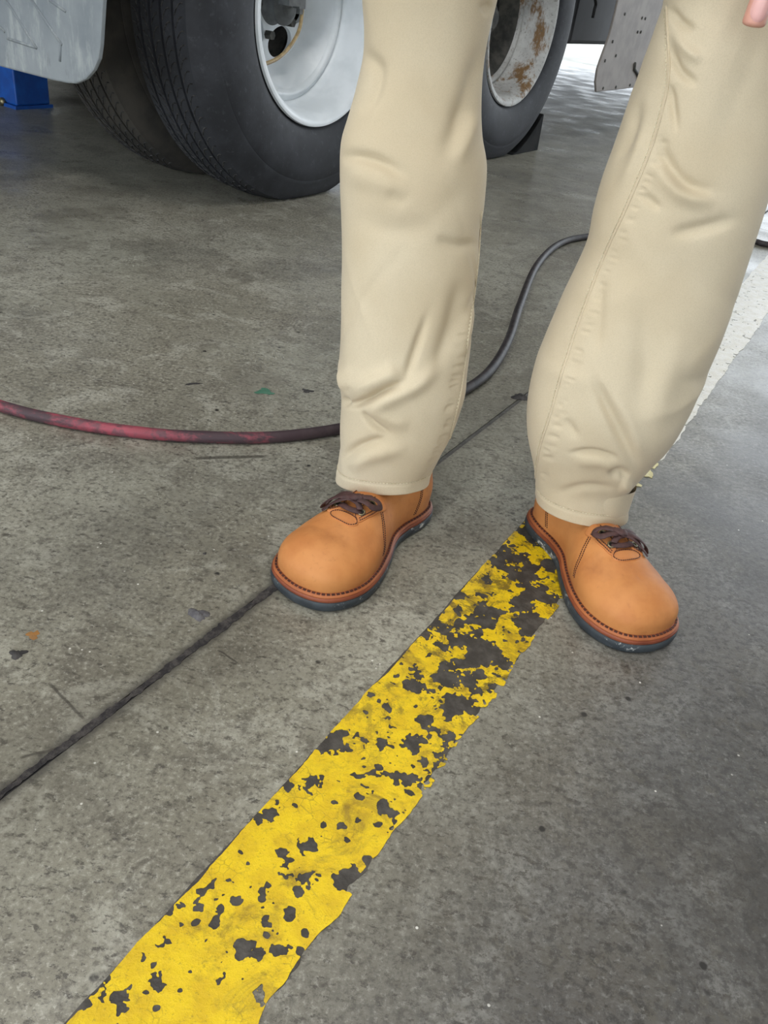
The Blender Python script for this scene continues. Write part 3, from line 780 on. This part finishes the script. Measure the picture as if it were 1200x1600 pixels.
rowsL = [(0, 565, 776), (50, 568, 764), (100, 567, 757), (150, 556, 755), (200, 542, 757), (240, 532, 764), (300, 531, 760), (350, 533, 752), (400, 534, 751), (450, 534, 745), (500, 533, 741), (550, 531, 735), (590, 527, 729), (625, 533, 722), (670, 531, 706), (700, 531, 692), (735, 527, 673)]
rowsR = [(0, 1036, 1262), (60, 1022, 1256), (110, 1003, 1246), (150, 990, 1236), (200, 973, 1224), (250, 956, 1212), (300, 938, 1196), (350, 924, 1180), (400, 914, 1164), (450, 892, 1147), (500, 870, 1129), (550, 848, 1107), (600, 830, 1086), (650, 820, 1060), (690, 820, 1028), (720, 826, 1005), (750, 832, 985), (790, 834, 984)]
yfL = lambda z: .945 + .09 * sstep(.1, .65, z)
yfR = lambda z: .955 + .045 * sstep(.1, .65, z)
strL = [([(538, 634), (566, 629), (600, 611), (634, 596)], 7, -.010), ([(545, 615), (590, 594), (628, 578)], 14, .007), ([(634, 597), (641, 570), (654, 532), (670, 485)], 8, -.0050),
        ([(555, 652), (600, 628), (655, 600), (690, 560)], 12, .0055), ([(565, 640), (585, 664), (616, 682)], 7, -.0055), ([(575, 640), (610, 655), (640, 668)], 10, .003),
        ([(530, 722), (555, 702), (580, 692), (610, 684)], 9, -.006), ([(545, 736), (580, 712), (640, 700)], 12, .0045), ([(524, 575), (532, 595), (540, 612)], 16, .004), ([(527, 624), (548, 630)], 9, -.006),
        ([(528, 248), (560, 245), (600, 256), (640, 280)], 13, -.006), ([(540, 275), (580, 280), (640, 310)], 18, .003), ([(762, 55), (742, 120), (722, 180), (690, 250)], 18, -.006), ([(745, 170), (730, 215), (712, 260)], 12, .004),
        ([(722, 430), (705, 510), (675, 590)], 16, -.005), ([(735, 450), (728, 520), (712, 600)], 9, .003), ([(560, 80), (590, 105), (582, 150), (560, 180)], 15, -.005), ([(680, 372), (715, 384), (752, 380)], 11, -.004), ([(560, 330), (610, 360), (690, 350)], 22, -.002), ([(640, 120), (690, 170), (740, 190)], 20, -.002),
        ([(600, 300), (640, 320)], 14, -.002), ([(750, 20), (772, 5)], 10, -.004)]
strR = [([(1044, 10), (1062, 34), (1088, 48)], 9, -.005), ([(1046, 70), (1060, 108), (1092, 134)], 9, -.0055), ([(1050, 45), (1075, 80), (1100, 95)], 10, .004), ([(1044, 130), (1050, 160), (1058, 215)], 8, -.005),
        ([(1030, 205), (1040, 250), (1075, 290), (1120, 300)], 13, -.006), ([(1022, 250), (1060, 300), (1120, 318)], 14, .005), ([(1045, 366), (1090, 358), (1155, 340)], 13, -.004), ([(1000, 300), (1035, 330)], 9, -.0035),
        ([(920, 578), (948, 636), (975, 690), (998, 736)], 11, -.007), ([(950, 600), (985, 660), (1005, 715)], 12, .004), ([(888, 708), (930, 707), (968, 718)], 6, -.005), ([(895, 722), (935, 722), (970, 735)], 9, .003),
        ([(950, 742), (968, 738), (984, 746)], 8, -.006), ([(968, 755), (988, 765)], 10, .005), ([(870, 770), (915, 760), (965, 764)], 8, -.003), ([(880, 650), (905, 690)], 9, -.003),
        ([(1000, 150), (985, 210), (960, 260)], 12, -.004), ([(1010, 190), (992, 250), (965, 300)], 9, .003), ([(1000, 460), (1010, 560), (1002, 640)], 24, -.004), ([(1060, 520), (1040, 600), (1015, 690)], 20, .003),
        ([(940, 420), (935, 500), (930, 560)], 13, -.003)]
seamL = [(752, 330), (748, 400), (740, 470), (730, 545), (720, 615), (703, 685), (684, 735)]
seamR = [(1041, 10), (1044, 70), (1044, 130), (1022, 220), (985, 312), (945, 400), (908, 495), (880, 580), (860, 650), (844, 700), (836, 750)]
def puckers(seam, dx, y0, seed):
    r_ = np.random.default_rng(seed); P = spline(seam, 9); out = []
    for x, y in P:
        if y > y0 and r_.random() < .7: out.append(([(x + dx * .2, y + 1), (x + dx * r_.uniform(.8, 1.5), y + r_.uniform(3, 9))], r_.uniform(3.2, 5), -r_.uniform(.0004, .0016)))
    return out
strL += puckers(seamL, -17, 500, 3); strR += puckers(seamR, 18, 200, 4)
VL = leg(rowsL, yfL, [(.74, -.035, 1.03, .083), (.82, -.02, 1.02, .090), (.90, .0, 1.01, .095)], strL, (.012, .008), .078, 2)
VR = leg(rowsR, yfR, [(.74, .252, 1.0, .085), (.82, .245, 1.0, .092), (.90, .23, 1.0, .096)], strR, (.006, -.002), .078, 5)
mb = MB()
for Vg in (VL, VR): mb.add(Vg.reshape(-1, 3), grid_faces(Vg.shape[0], Vg.shape[1], True))
rings = [(.74, .05, .05), (.76, .12, .085), (.80, .185, .12), (.88, .195, .125), (.98, .180, .115), (1.06, .170, .108)]
mb.add([(PC[0] + a_ * math.cos(t_), 1.012 + b_ * math.sin(t_), z_) for z_, a_, b_ in rings for t_ in np.linspace(0, 2 * math.pi, 48, endpoint=False)], grid_faces(6, 48, True))
trousers = mb.build('trousers', M['khaki'], person)
trousers['label'] = 'loose khaki cotton trousers'
bvL = BVHTree.FromPolygons([Vector(v) for v in VL.reshape(-1, 3)], grid_faces(VL.shape[0], VL.shape[1], True))
bvR = BVHTree.FromPolygons([Vector(v) for v in VR.reshape(-1, 3)], grid_faces(VR.shape[0], VR.shape[1], True))
def seam_on(bv, pts, name_cord, step=.0042):
    P = spline(pts, 20); H = []; NN = []
    for x, y in P:
        h, nn, _, _ = bv.ray_cast(Vector(CAM), Vector(ray(x, y)).normalized())
        if h is not None:
            nn = np.array(nn)
            if nn @ ray(x, y) > 0: nn = -nn
            H.append(np.array(h)); NN.append(nn)
    H = np.array(H); NN = np.array(NN)
    ker = np.ones(5) / 5
    mb = MB(); mb.tube(H + NN * .0002, .0011, 6, ups=NN); mb.build('seam', M['khaki'], trousers)
    T_ = np.gradient(H, axis=0); T_ /= np.linalg.norm(T_, axis=1)[:, None] + 1e-9
    B = np.cross(T_, NN)
    s = np.r_[0, np.cumsum(np.linalg.norm(np.diff(H, axis=0), axis=1))]
    mb = MB()
    for q in np.arange(.002, s[-1] - .003, step):
        g_ = lambda W: np.array([np.interp(q, s, W[:, i]) for i in range(3)])
        h, t_, n_, b_ = g_(H), g_(T_), g_(NN), g_(B)
        mb.box(h + b_ * .0032 + n_ * .0006, t_ * .0013, b_ * .0004, n_ * .0004)
    o = mb.build('stitching', M['khaki_thread'], trousers, False); o['kind'] = 'stuff'
seam_on(bvL, seamL, 'inseam')
seam_on(bvR, seamR, 'inseam')
for Vg in (VL, VR):
    mb = MB(); row = Vg[4:]                       # hem stitches follow the turned-up edge
    zt = .0185; i0 = int(round(zt / ((.80 - .078) / 419)))
    ringp = row[i0]; ctr_ = ringp.mean(0); P = np.vstack([ringp, ringp[:1]])
    s = np.r_[0, np.cumsum(np.linalg.norm(np.diff(P, axis=0), axis=1))]
    for q in np.arange(0, s[-1], .0042):
        h = np.array([np.interp(q, s, P[:, i]) for i in range(3)]); h2 = np.array([np.interp(q + .001, s, P[:, i]) for i in range(3)])
        t_ = (h2 - h) / (np.linalg.norm(h2 - h) + 1e-9); n_ = np.cross(t_, K); n_ /= np.linalg.norm(n_) + 1e-9
        if n_ @ (h - ctr_) < 0: n_ = -n_
        mb.box(h + n_ * .0007, t_ * .0013, K * .0004, n_ * .0005)
    o = mb.build('hem_stitching', M['khaki_thread'], trousers, False); o['kind'] = 'stuff'

# ---- shoes (local frame: heel back at 0, +y to the toe; built for the right foot, mirrored for the left)
OUT = spline([(0, 0), (.021, .004), (.036, .024), (.040, .058), (.042, .10), (.050, .150), (.060, .190), (.065, .222), (.063, .253), (.050, .278), (.025, .2915), (-.006, .295), (-.036, .286), (-.056, .264), (-.066, .232), (-.063, .195), (-.051, .155), (-.036, .118), (-.033, .088), (-.037, .052), (-.034, .022), (-.020, .004)], 8, True)
def inset(C, d):
    T_ = np.roll(C, -1, 0) - np.roll(C, 1, 0); T_ /= np.linalg.norm(T_, axis=1)[:, None]
    n_ = np.stack([-T_[:, 1], T_[:, 0]], 1)
    return C + n_ * d
def topz(y):
    return np.interp(y, [0, .03, .09, .14, .165, .188, .21, .23, .25, .29], [.090, .090, .090, .091, .0905, .0855, .0785, .0730, .068, .064])
ys_ = np.linspace(0, .29, 59)
def xmid(y): 
    o = inset(OUT, .008); r = []
    for yy in np.atleast_1d(y):
        m = np.abs(o[:, 1] - yy) < .012
        r.append((o[m, 0].max() + o[m, 0].min()) / 2 if m.any() else 0)
    return np.array(r)
_yy = np.linspace(.012, .278, 40); _xm = np.convolve(np.pad(xmid(_yy), 4, 'edge'), np.ones(9) / 9, 'valid')
def shoe(heel, toe, mirror, label):
    heel, toe = np.array(heel), np.array(toe); d = (toe - heel); d = d / np.linalg.norm(d); side = np.array([d[1], -d[0]])   # +x to the right of the toe direction
    # local +x is lateral for the right foot; seen from above with the toe up it lies to the right
    mx = -1 if mirror else 1
    def W(P):
        P = np.asarray(P, float)
        xy = heel[None] + P[:, :1] * mx * side[None] + P[:, 1:2] * d[None]
        return np.concatenate([xy, P[:, 2:3]], 1)
    n = len(OUT)
    base = inset(OUT, .0085); m = 34
    ts = np.linspace(0, 1, m)
    y_ = base[:, 1]
    ysp = .048 + .172 * sstep(-.02, .30, y_) * .35 + .65 * (np.clip(y_, .048, .222) - .048)
    ysp = np.where(y_ > .228, .228 + (y_ - .228) * .10, np.where(y_ < .048, .048, y_))
    spine = np.stack([np.interp(ysp, _yy, _xm), ysp, topz(ysp)], 1)
    wc = 1 - sstep(.100, .132, y_)
    xm = np.interp(y_, _yy, _xm)
    collar = np.stack([xm + (base[:, 0] - xm) * .72, np.clip(y_, .014, None), topz(y_) + .002], 1)
    tgt = spine * (1 - wc[:, None]) + collar * wc[:, None]
    V = []
    for t in ts:
        a_ = 1 - np.cos(t * math.pi / 2) ** .95; b_ = np.sin(t * math.pi / 2) ** .82
        P = np.zeros((n, 3))
        P[:, :2] = base + (tgt[:, :2] - base) * a_
        P[:, 2] = .0245 + (tgt[:, 2] - .0245) * b_
        # slight outward belly just above the welt
        nn = -(inset(OUT, 1.0) - OUT)
        P[:, :2] += nn * (.0022 * math.sin(min(1, t * 2.2) * math.pi))
        V.append(P)
    V = np.array(V)
    # creases across the vamp where the foot bends
    X_, Y_ = V[..., 0], V[..., 1]
    for (yc, am, sl) in ((.176, -.0016, .15), (.190, -.0022, -.10), (.166, .0012, .1)):
        V[..., 2] += am * np.exp(-((Y_ - yc - sl * X_) / .006) ** 2) * np.exp(-(X_ / .035) ** 2) * (V[..., 2] > .04)
    loc = V.reshape(-1, 3); F = grid_faces(m, n, True)
    up = mk('shoe', W(loc), F, M['tan'], person, label=label); fix_normals(up)
    bv = BVHTree.FromPolygons([Vector(v) for v in loc], F)
    def surf(x, y, lift=0.):
        h, nn, _, _ = bv.ray_cast(Vector((x, y, .3)), Vector((0, 0, -1)))
        if h is None:
            h, nn, _, _ = bv.find_nearest(Vector((x, y, .06)))
        nn = np.array(nn); nn = nn if nn[2] >= 0 else -nn
        return np.array(h) + nn * lift, nn
    # outsole, welt, turned-out flange
    def slab(name, prof, mat):
        V = []
        for ins, z in prof:
            o = inset(OUT, ins); V += [(p[0], p[1], z) for p in o]
        F = grid_faces(len(prof), n, True) + [tuple(range(n)), tuple(range((len(prof) - 1) * n, len(prof) * n))]
        o = fix_normals(mk(name, W(V), F, mat, up)); return auto_smooth(o, 50)
    slab('outsole', [(.010, .0), (.0035, .0005), (.0012, .003), (.0, .009), (.0002, .0135), (.0015, .0150), (.004, .0150)], M['sole'])
    slab('welt', [(.006, .0150), (.0018, .0150), (.0008, .0170), (.0010, .0195), (.0024, .0208), (.006, .0208)], M['welt'])
    slab('flange', [(.010, .0206), (.0026, .0206), (.0022, .0222), (.0034, .0238), (.0065, .0242), (.011, .0262)], M['flange'])
    # welt stitching: a sunk channel of dark stitches
    mb = MB(); o = inset(OUT, .0060); P = np.vstack([o, o[:1]]); s = np.r_[0, np.cumsum(np.linalg.norm(np.diff(P, axis=0), axis=1))]
    for q in np.arange(0, s[-1] - .003, .0060):
        h = np.array([np.interp(q, s, P[:, i]) for i in range(2)]); h2 = np.array([np.interp(q + .0012, s, P[:, i]) for i in range(2)])
        t_ = (h2 - h) / (np.linalg.norm(h2 - h) + 1e-9); c2 = W(np.array([[*h, .0246], [*(h + t_ * .0014), .0246], [*(h + np.array([-t_[1], t_[0]]) * .0008), .0246], ]))
        mb.box(c2[0], (c2[1] - c2[0]) * 1.45, (c2[2] - c2[0]) * 1.5, K * .0009)
    st = mb.build('welt_stitching', M['thread'], up, False); st['kind'] = 'stuff'
    mb = MB(); mb.tube(W([(p[0], p[1], .0241) for p in np.vstack([o, o[:1]])]), .0011, 5, caps=False); mb.build('stitch_channel', M['flange'], up)
    def patch(name, poly, lift, mat, nu=22):
        # a leather piece laid on the upper: polygon in (x, y), draped and given an edge
        poly = spline(poly, 6, True); c = poly.mean(0); rings = [1.03, 1.0, .96, .85, .6, .3, .02]; V = []
        for i, r in enumerate(rings):
            for p in poly:
                q = c + (p - c) * r; V.append(surf(q[0], q[1], -.0008 if i == 0 else (lift * .7 if i == 1 else lift))[0])
        k_ = len(poly); F = grid_faces(len(rings), k_, True)
        return fix_normals(mk(name, W(V), F, mat, up))
    def stitches(path, name='stitching', closed=False, lift=.0016, gap=.0030, ln=.0010, wd=.00045, parent=None):
        P = spline(path, 10, closed); P = np.vstack([P, P[:1]]) if closed else P
        S3 = [surf(p[0], p[1], lift) for p in P]; H = np.array([a for a, _ in S3]); NN = np.array([b for _, b in S3])
        s = np.r_[0, np.cumsum(np.linalg.norm(np.diff(H, axis=0), axis=1))]; mb = MB()
        for q in np.arange(0, s[-1] - ln, gap):
            h = np.array([np.interp(q, s, H[:, i]) for i in range(3)]); h2 = np.array([np.interp(q + .0008, s, H[:, i]) for i in range(3)])
            nn = np.array([np.interp(q, s, NN[:, i]) for i in range(3)]); t_ = (h2 - h); t_ /= np.linalg.norm(t_) + 1e-9; b_ = np.cross(nn, t_)
            w4 = W(np.array([h, h + t_ * ln, h + b_ * wd, h + nn * .0004])); mb.box(w4[0], w4[1] - w4[0], w4[2] - w4[0], w4[3] - w4[0])
        st = mb.build(name, M['thread'], parent or up, False); st['kind'] = 'stuff'
    # bar at the foot of the tongue
    DY = .034
    def dy(pts): return [(p[0], p[1] + DY, *p[2:]) for p in pts]
    ov = dy([(-.020, .1655), (-.012, .1590), (.004, .1590), (.017, .1615), (.022, .1670), (.015, .1735), (.0, .1755), (-.014, .1740)])
    patch('tongue_bar', ov, .0014, M['tan_in'])
    cv = np.array(ov); stitches([(p - cv.mean(0)) * .90 + cv.mean(0) for p in cv], closed=True, parent=up, lift=.0020)
    # tongue under the lacing
    patch('tongue', dy([(-.013, .156), (.017, .156), (.018, .140), (.016, .116), (-.012, .116), (-.014, .140)]), .0010, M['tan_in'])
    xo = .003
    # facings with eyelets, one each side of the lacing
    for s_ in (-1, 1):
        mw = .82 if s_ < 0 else 1.0
        fx = lambda pts: dy([(s_ * x * mw + xo, y) for x, y in pts])
        patch('facing', fx([(.011, .1530), (.019, .1635), (.0250, .1640), (.0310, .1520), (.0350, .1300), (.0340, .110), (.0180, .108), (.0120, .128)]), .0018, M['tan_in'])
        stitches(fx([(.0325, .122), (.0325, .132), (.0296, .150), (.0245, .1610)]), lift=.0026)
        stitches(fx([(.0288, .120), (.0286, .132), (.0262, .148), (.0220, .1590)]), lift=.0026)
        stitches(fx([(.0215, .1615), (.0135, .1530), (.0138, .130), (.0150, .114)]), lift=.0026)
        for ye, xe in ((.1490, .0195), (.1300, .0215)):
            p, nn = surf(s_ * xe * mw + xo, ye + DY, .0024); t1 = np.cross(nn, [0, 1, 0]); t1 /= np.linalg.norm(t1); t2 = np.cross(nn, t1)
            R_ = [p + t1 * math.cos(a) * .0042 + t2 * math.sin(a) * .0042 for a in np.linspace(0, 2 * math.pi, 17)]
            mb = MB(); mb.tube(W(R_), .0013, 6, caps=False); e = mb.build('eyelet', M['brass'], up)
            V = W([p - nn * .0002] + [p - nn * .0002 + t1 * math.cos(a) * .003 + t2 * math.sin(a) * .003 for a in np.linspace(0, 2 * math.pi, 16, endpoint=False)])
            mk('eyelet_hole', V, [(0, i + 1, (i + 1) % 16 + 1) for i in range(16)], M['hole'], up)
        # double seam where the quarter meets the vamp, heel counter seam
        for o_, cnt in ((0, 0), (.005, 0), (0, 1), (.004, 1)):
            sx_ = s_ * (1.0 if s_ > 0 else .9)
            Q = spline([(s_ * .048, .066 + o_, .030), (s_ * .046, .060 + o_, .052), (s_ * .040, .052 + o_, .085)], 8) if cnt else spline([(sx_ * .033, .150 + o_, .088), (sx_ * .041, .158 + o_, .076), (sx_ * .050, .170 + o_, .058), (sx_ * .056, .178 + o_, .036)], 8)
            H = []; NN = []
            for q in Q:
                h, nn, _, _ = bv.find_nearest(Vector(q)); nn = np.array(nn); nn = nn if nn @ np.array([s_, 0, .3]) > 0 else -nn
                H.append(np.array(h) + nn * .0005); NN.append(nn)
            H = np.array(H); NN = np.array(NN); sl = np.r_[0, np.cumsum(np.linalg.norm(np.diff(H, axis=0), axis=1))]; mb = MB()
            for q in np.arange(0, sl[-1] - .001, .003):
                h = np.array([np.interp(q, sl, H[:, k]) for k in range(3)]); h2 = np.array([np.interp(q + .0008, sl, H[:, k]) for k in range(3)]); nn = np.array([np.interp(q, sl, NN[:, k]) for k in range(3)])
                t_ = (h2 - h) / (np.linalg.norm(h2 - h) + 1e-9); b_ = np.cross(nn, t_); w4 = W(np.array([h, h + t_ * .001, h + b_ * .00045, h + nn * .0004])); mb.box(w4[0], w4[1] - w4[0], w4[2] - w4[0], w4[3] - w4[0])
            mb.build('stitching', M['thread'], up, False)['kind'] = 'stuff'
    # laces: flat dark ribbons
    def ribbon(path, wdt=.0042, lift=.0035, name='lace', per=8):
        path = dy(path)
        P = spline([p[:2] for p in path], per); L = spline([[p[2] if len(p) > 2 else lift] * 2 for p in path], per)[:, 0]
        Q = []; U_ = []
        for p, l in zip(P, L):
            a, b = surf(p[0], p[1], l); Q.append(a); U_.append(b)
        Q = np.array(Q); k_ = 3
        Q = np.array([Q[max(0, i - k_):i + k_ + 1].mean(0) for i in range(len(Q))])
        Wq = W(Q); U3 = W(Q + np.array(U_)) - Wq
        mb = MB(); mb.tube(Wq, wdt, 8, flat=.30, ups=U3); mb.build(name, M['lace'], up)
    ribbon([(.0215, .1490, .001), (.015, .1510, .0045), (.002, .1545, .0052), (-.008, .1520, .0045), (-.0130, .1490, .001)])
    ribbon([(.0235, .1300, .001), (.015, .1340, .0050), (.002, .1360, .0060), (-.008, .1340, .005), (-.0146, .1300, .001)])
    ribbon([(.018, .1340, .005), (.006, .1400, .0080), (-.004, .1450, .0085), (-.012, .1500, .0060)])
    # bow: loop and loose ends dropping to the outer side
    ribbon([(.002, .139, .0095), (.014, .144, .013), (.028, .152, .011), (.039, .1530, .0070), (.042, .1460, .005), (.034, .138, .007), (.018, .136, .010), (.002, .137, .011)])
    ribbon([(.002, .138, .010), (.012, .148, .0115), (.022, .154, .008), (.030, .161, .0045), (.034, .166, .003)])
    ribbon([(.000, .138, .010), (-.010, .140, .012), (-.019, .137, .010), (-.023, .129, .008), (-.015, .128, .010), (.0, .136, .011)])
    ribbon([(-.003, .132, .0100), (.004, .140, .0130), (.009, .136, .0105)], wdt=.0052)
    # inner sock and insole close the shoe below the hem
    mbv = [(np.interp(.06, _yy, _xm) + .024 * math.cos(a), .066 + .032 * math.sin(a), z) for z in (.03, .10, .17) for a in np.linspace(0, 2 * math.pi, 24, endpoint=False)]
    mk('sock', W(mbv), grid_faces(3, 24, True), M['shirt'], up)
    return up
shoe((.050, 1.012), (-.093, .756), False, 'tan shoe beside the floor joint, toe pointing down left')
shoe((.228, 1.030), (.353, .748), True, 'tan shoe standing on the yellow stripe, toe pointing down right')

# ---- body: one continuous skinned figure (mostly under the clothes or above the frame)
def skin_mesh(name, nodes, edges, root, mat, parent, sub=2):
    me = bpy.data.meshes.new(name); ks = list(nodes); idx = {k: i for i, k in enumerate(ks)}
    me.from_pydata([tuple(nodes[k][0]) for k in ks], [(idx[a], idx[b]) for a, b in edges], [])
    o = bpy.data.objects.new(name, me); COL.objects.link(o)
    o.modifiers.new('skin', 'SKIN'); me_s = me.skin_vertices[0].data
    for k in ks:
        r = nodes[k][1]; r = (r, r) if np.isscalar(r) else r
        me_s[idx[k]].radius = r; me_s[idx[k]].use_root = (k == root)
    sb = o.modifiers.new('sub', 'SUBSURF'); sb.levels = sub; sb.render_levels = sub
    dg = bpy.context.evaluated_depsgraph_get(); dg.update(); ev = o.evaluated_get(dg).to_mesh()
    V = np.array([v.co[:] for v in ev.vertices]); F = [tuple(p.vertices) for p in ev.polygons]
    o.evaluated_get(dg).to_mesh_clear(); bpy.data.objects.remove(o)
    return fix_normals(mk(name, V, F, mat, parent))
tip = at_y(1185, 16, .885); X0 = PC[0]
nd = {'pelvis': ((X0, 1.01, .97), .11), 'waist': ((X0, 1.01, 1.12), .105), 'chest': ((X0, 1.0, 1.32), .12), 'neck0': ((X0, 1.0, 1.46), .06), 'neck1': ((X0, .995, 1.53), .052),
      'head0': ((X0, .98, 1.58), .068), 'head1': ((X0, .975, 1.66), .083), 'head2': ((X0, .985, 1.73), .07), 'nose': ((X0, .875, 1.64), .012),
      'earL': ((X0 + .09, .99, 1.64), .016), 'earR': ((X0 - .09, .99, 1.64), .016)}
ed = [('pelvis', 'waist'), ('waist', 'chest'), ('chest', 'neck0'), ('neck0', 'neck1'), ('neck1', 'head0'), ('head0', 'head1'), ('head1', 'head2'), ('head1', 'nose'), ('head1', 'earL'), ('head1', 'earR')]
for sx, nm, hipx, kn, an in ((-1, 'R', .0, (-.035, 1.01, .50), (.0, .95, .11)), (1, 'L', .22, (.260, .985, .50), (.255, .955, .11))):
    nd['hip' + nm] = ((hipx, 1.02, .88), .045); nd['thi' + nm] = ((kn[0], 1.03 if sx < 0 else 1.005, .70), .034); nd['knee' + nm] = (kn, .030); nd['ank' + nm] = (an, .022)
    ed += [('pelvis', 'hip' + nm), ('hip' + nm, 'thi' + nm), ('thi' + nm, 'knee' + nm), ('knee' + nm, 'ank' + nm)]
def arm(nm, sh, el, wr, palm):
    nd['sh' + nm] = (sh, .055); nd['el' + nm] = (el, .040); nd['wr' + nm] = (wr, (.026, .022)); nd['pa' + nm] = (palm, (.034, .016))
    ed.extend([('chest', 'sh' + nm), ('sh' + nm, 'el' + nm), ('el' + nm, 'wr' + nm), ('wr' + nm, 'pa' + nm)])
def finger(nm, k, pts, r0=.0098, r1=.0082):
    prev = 'pa' + nm
    for i, p in enumerate(pts):
        q = nm + k + str(i); nd[q] = (p, r0 + (r1 - r0) * i / (len(pts) - 1)); ed.append((prev, q)); prev = q
T0 = tip
arm('L', (X0 + .20, 1.0, 1.40), (X0 + .27, 1.03, 1.12), tuple(T0 + [.040, .035, .185]), tuple(T0 + [.030, .022, .125]))
finger('L', 'i', [tuple(T0 + [.006, .012, .085]), tuple(T0 + [.003, .004, .048]), tuple(T0 + [.001, .0, .024]), tuple(T0 + [0, .0, .004]), tuple(T0 + [0, .001, -.008]), tuple(T0 + [0, .001, -.014])], .0105, .0112)
finger('L', 'm', [tuple(T0 + [.028, .008, .085]), tuple(T0 + [.029, -.008, .050]), tuple(T0 + [.029, .010, .036]), tuple(T0 + [.029, .028, .042])])
finger('L', 'r', [tuple(T0 + [.049, .008, .090]), tuple(T0 + [.051, -.006, .058]), tuple(T0 + [.050, .010, .045]), tuple(T0 + [.049, .028, .050])], .0092, .0078)
finger('L', 'p', [tuple(T0 + [.068, .010, .098]), tuple(T0 + [.071, .0, .070]), tuple(T0 + [.070, .012, .060]), tuple(T0 + [.069, .024, .062])], .0084, .007)
finger('L', 't', [tuple(T0 + [-.002, .004, .120]), tuple(T0 + [-.016, -.006, .092]), tuple(T0 + [-.012, -.012, .066])], .012, .0095)
Q0 = np.array([-.155, .97, .70])
arm('R', (X0 - .20, 1.0, 1.40), (X0 - .27, 1.03, 1.12), tuple(Q0 + [0, .02, .19]), tuple(Q0 + [0, .01, .115]))
for k, dx, dz in (('i', .030, .006), ('m', .010, 0), ('r', -.011, .004), ('p', -.031, .02)):
    finger('R', k, [tuple(Q0 + [dx, .006, .085 + dz * .5]), tuple(Q0 + [dx, -.004, .05 + dz]), tuple(Q0 + [dx, .002, .022 + dz]), tuple(Q0 + [dx, .012, dz])])
finger('R', 't', [tuple(Q0 + [.036, -.004, .110]), tuple(Q0 + [.050, -.014, .080]), tuple(Q0 + [.048, -.016, .055])], .012, .0095)
body = skin_mesh('body', nd, ed, 'pelvis', M['skin'], person, 2)
bvB = BVHTree.FromPolygons([v.co + Vector(WO[body.name]) for v in body.data.vertices], [tuple(p.vertices) for p in body.data.polygons])
Vn = []; nu, nv = 13, 13
for i in range(nu):
    for j in range(nv):
        a_ = (i / (nu - 1) * 2 - 1); b_ = (j / (nv - 1) * 2 - 1)
        sx = a_ * math.sqrt(1 - b_ * b_ / 2) ; sz = b_ * math.sqrt(1 - a_ * a_ / 2)
        x = tip[0] - .0008 + sx * .0086; z = tip[2] + .0030 + sz * .0130
        h, nn, _, _ = bvB.ray_cast(Vector((x, .7, z)), Vector((0, 1, 0)))
        y = h[1] if h is not None else tip[1]
        r2 = min(1, sx * sx + sz * sz); Vn.append((x, y - .0011 * (1 - r2 ** 3) + .0004 * (r2 > .98), z))
mk('fingernail', Vn, grid_faces(nu, nv), M['nail'], person)
sh = {k: (nd[k][0], (np.array(nd[k][1]) + .022) if k not in ('neck0',) else .075) for k in ('pelvis', 'waist', 'chest', 'neck0', 'shL', 'elL', 'shR', 'elR')}
sh = {k: (v[0], float(v[1])) for k, v in sh.items()}
sh['waist'] = (sh['waist'][0], .135); sh['chest'] = (sh['chest'][0], .15)
sh['hemL'] = (tuple((np.array(nd['elL'][0]) * .5 + np.array(nd['wrL'][0]) * .5)), .045); sh['hemR'] = (tuple((np.array(nd['elR'][0]) * .5 + np.array(nd['wrR'][0]) * .5)), .045)
skin_mesh('shirt', sh, [('pelvis', 'waist'), ('waist', 'chest'), ('chest', 'neck0'), ('chest', 'shL'), ('shL', 'elL'), ('elL', 'hemL'), ('chest', 'shR'), ('shR', 'elR'), ('elR', 'hemR')], 'pelvis', M['shirt'], person, 2)
# hair cap and eyes
Vh = []
for i in range(10):
    p_ = i / 9 * 1.75
    for j in range(28):
        a_ = 2 * math.pi * j / 28; cut = 1 - .38 * max(0, -math.sin(a_))
        q = p_ * cut; Vh.append((X0 + .101 * math.sin(q) * math.cos(a_), .99 + .115 * math.sin(q) * math.sin(a_), 1.68 + .125 * math.cos(q)))
mk('hair', Vh, grid_faces(10, 28, True), M['hair'], person)
for sx in (-1, 1):
    mb = MB(); e0 = np.array([X0 + sx * .032, .905, 1.665]); mb.tube([e0 + [-.014, 0, 0], e0 + [-.008, -.004, 0], e0 + [0, -.006, 0], e0 + [.008, -.004, 0], e0 + [.014, 0, 0]], [.001, .006, .008, .006, .001], 10)
    mb.build('eye', M['khaki_thread'], person)
mb = MB(); mb.tube([(X0 - .025, .902, 1.592), (X0, .894, 1.590), (X0 + .025, .902, 1.592)], [.003, .006, .003], 8); mb.build('lips', M['nail'], person)
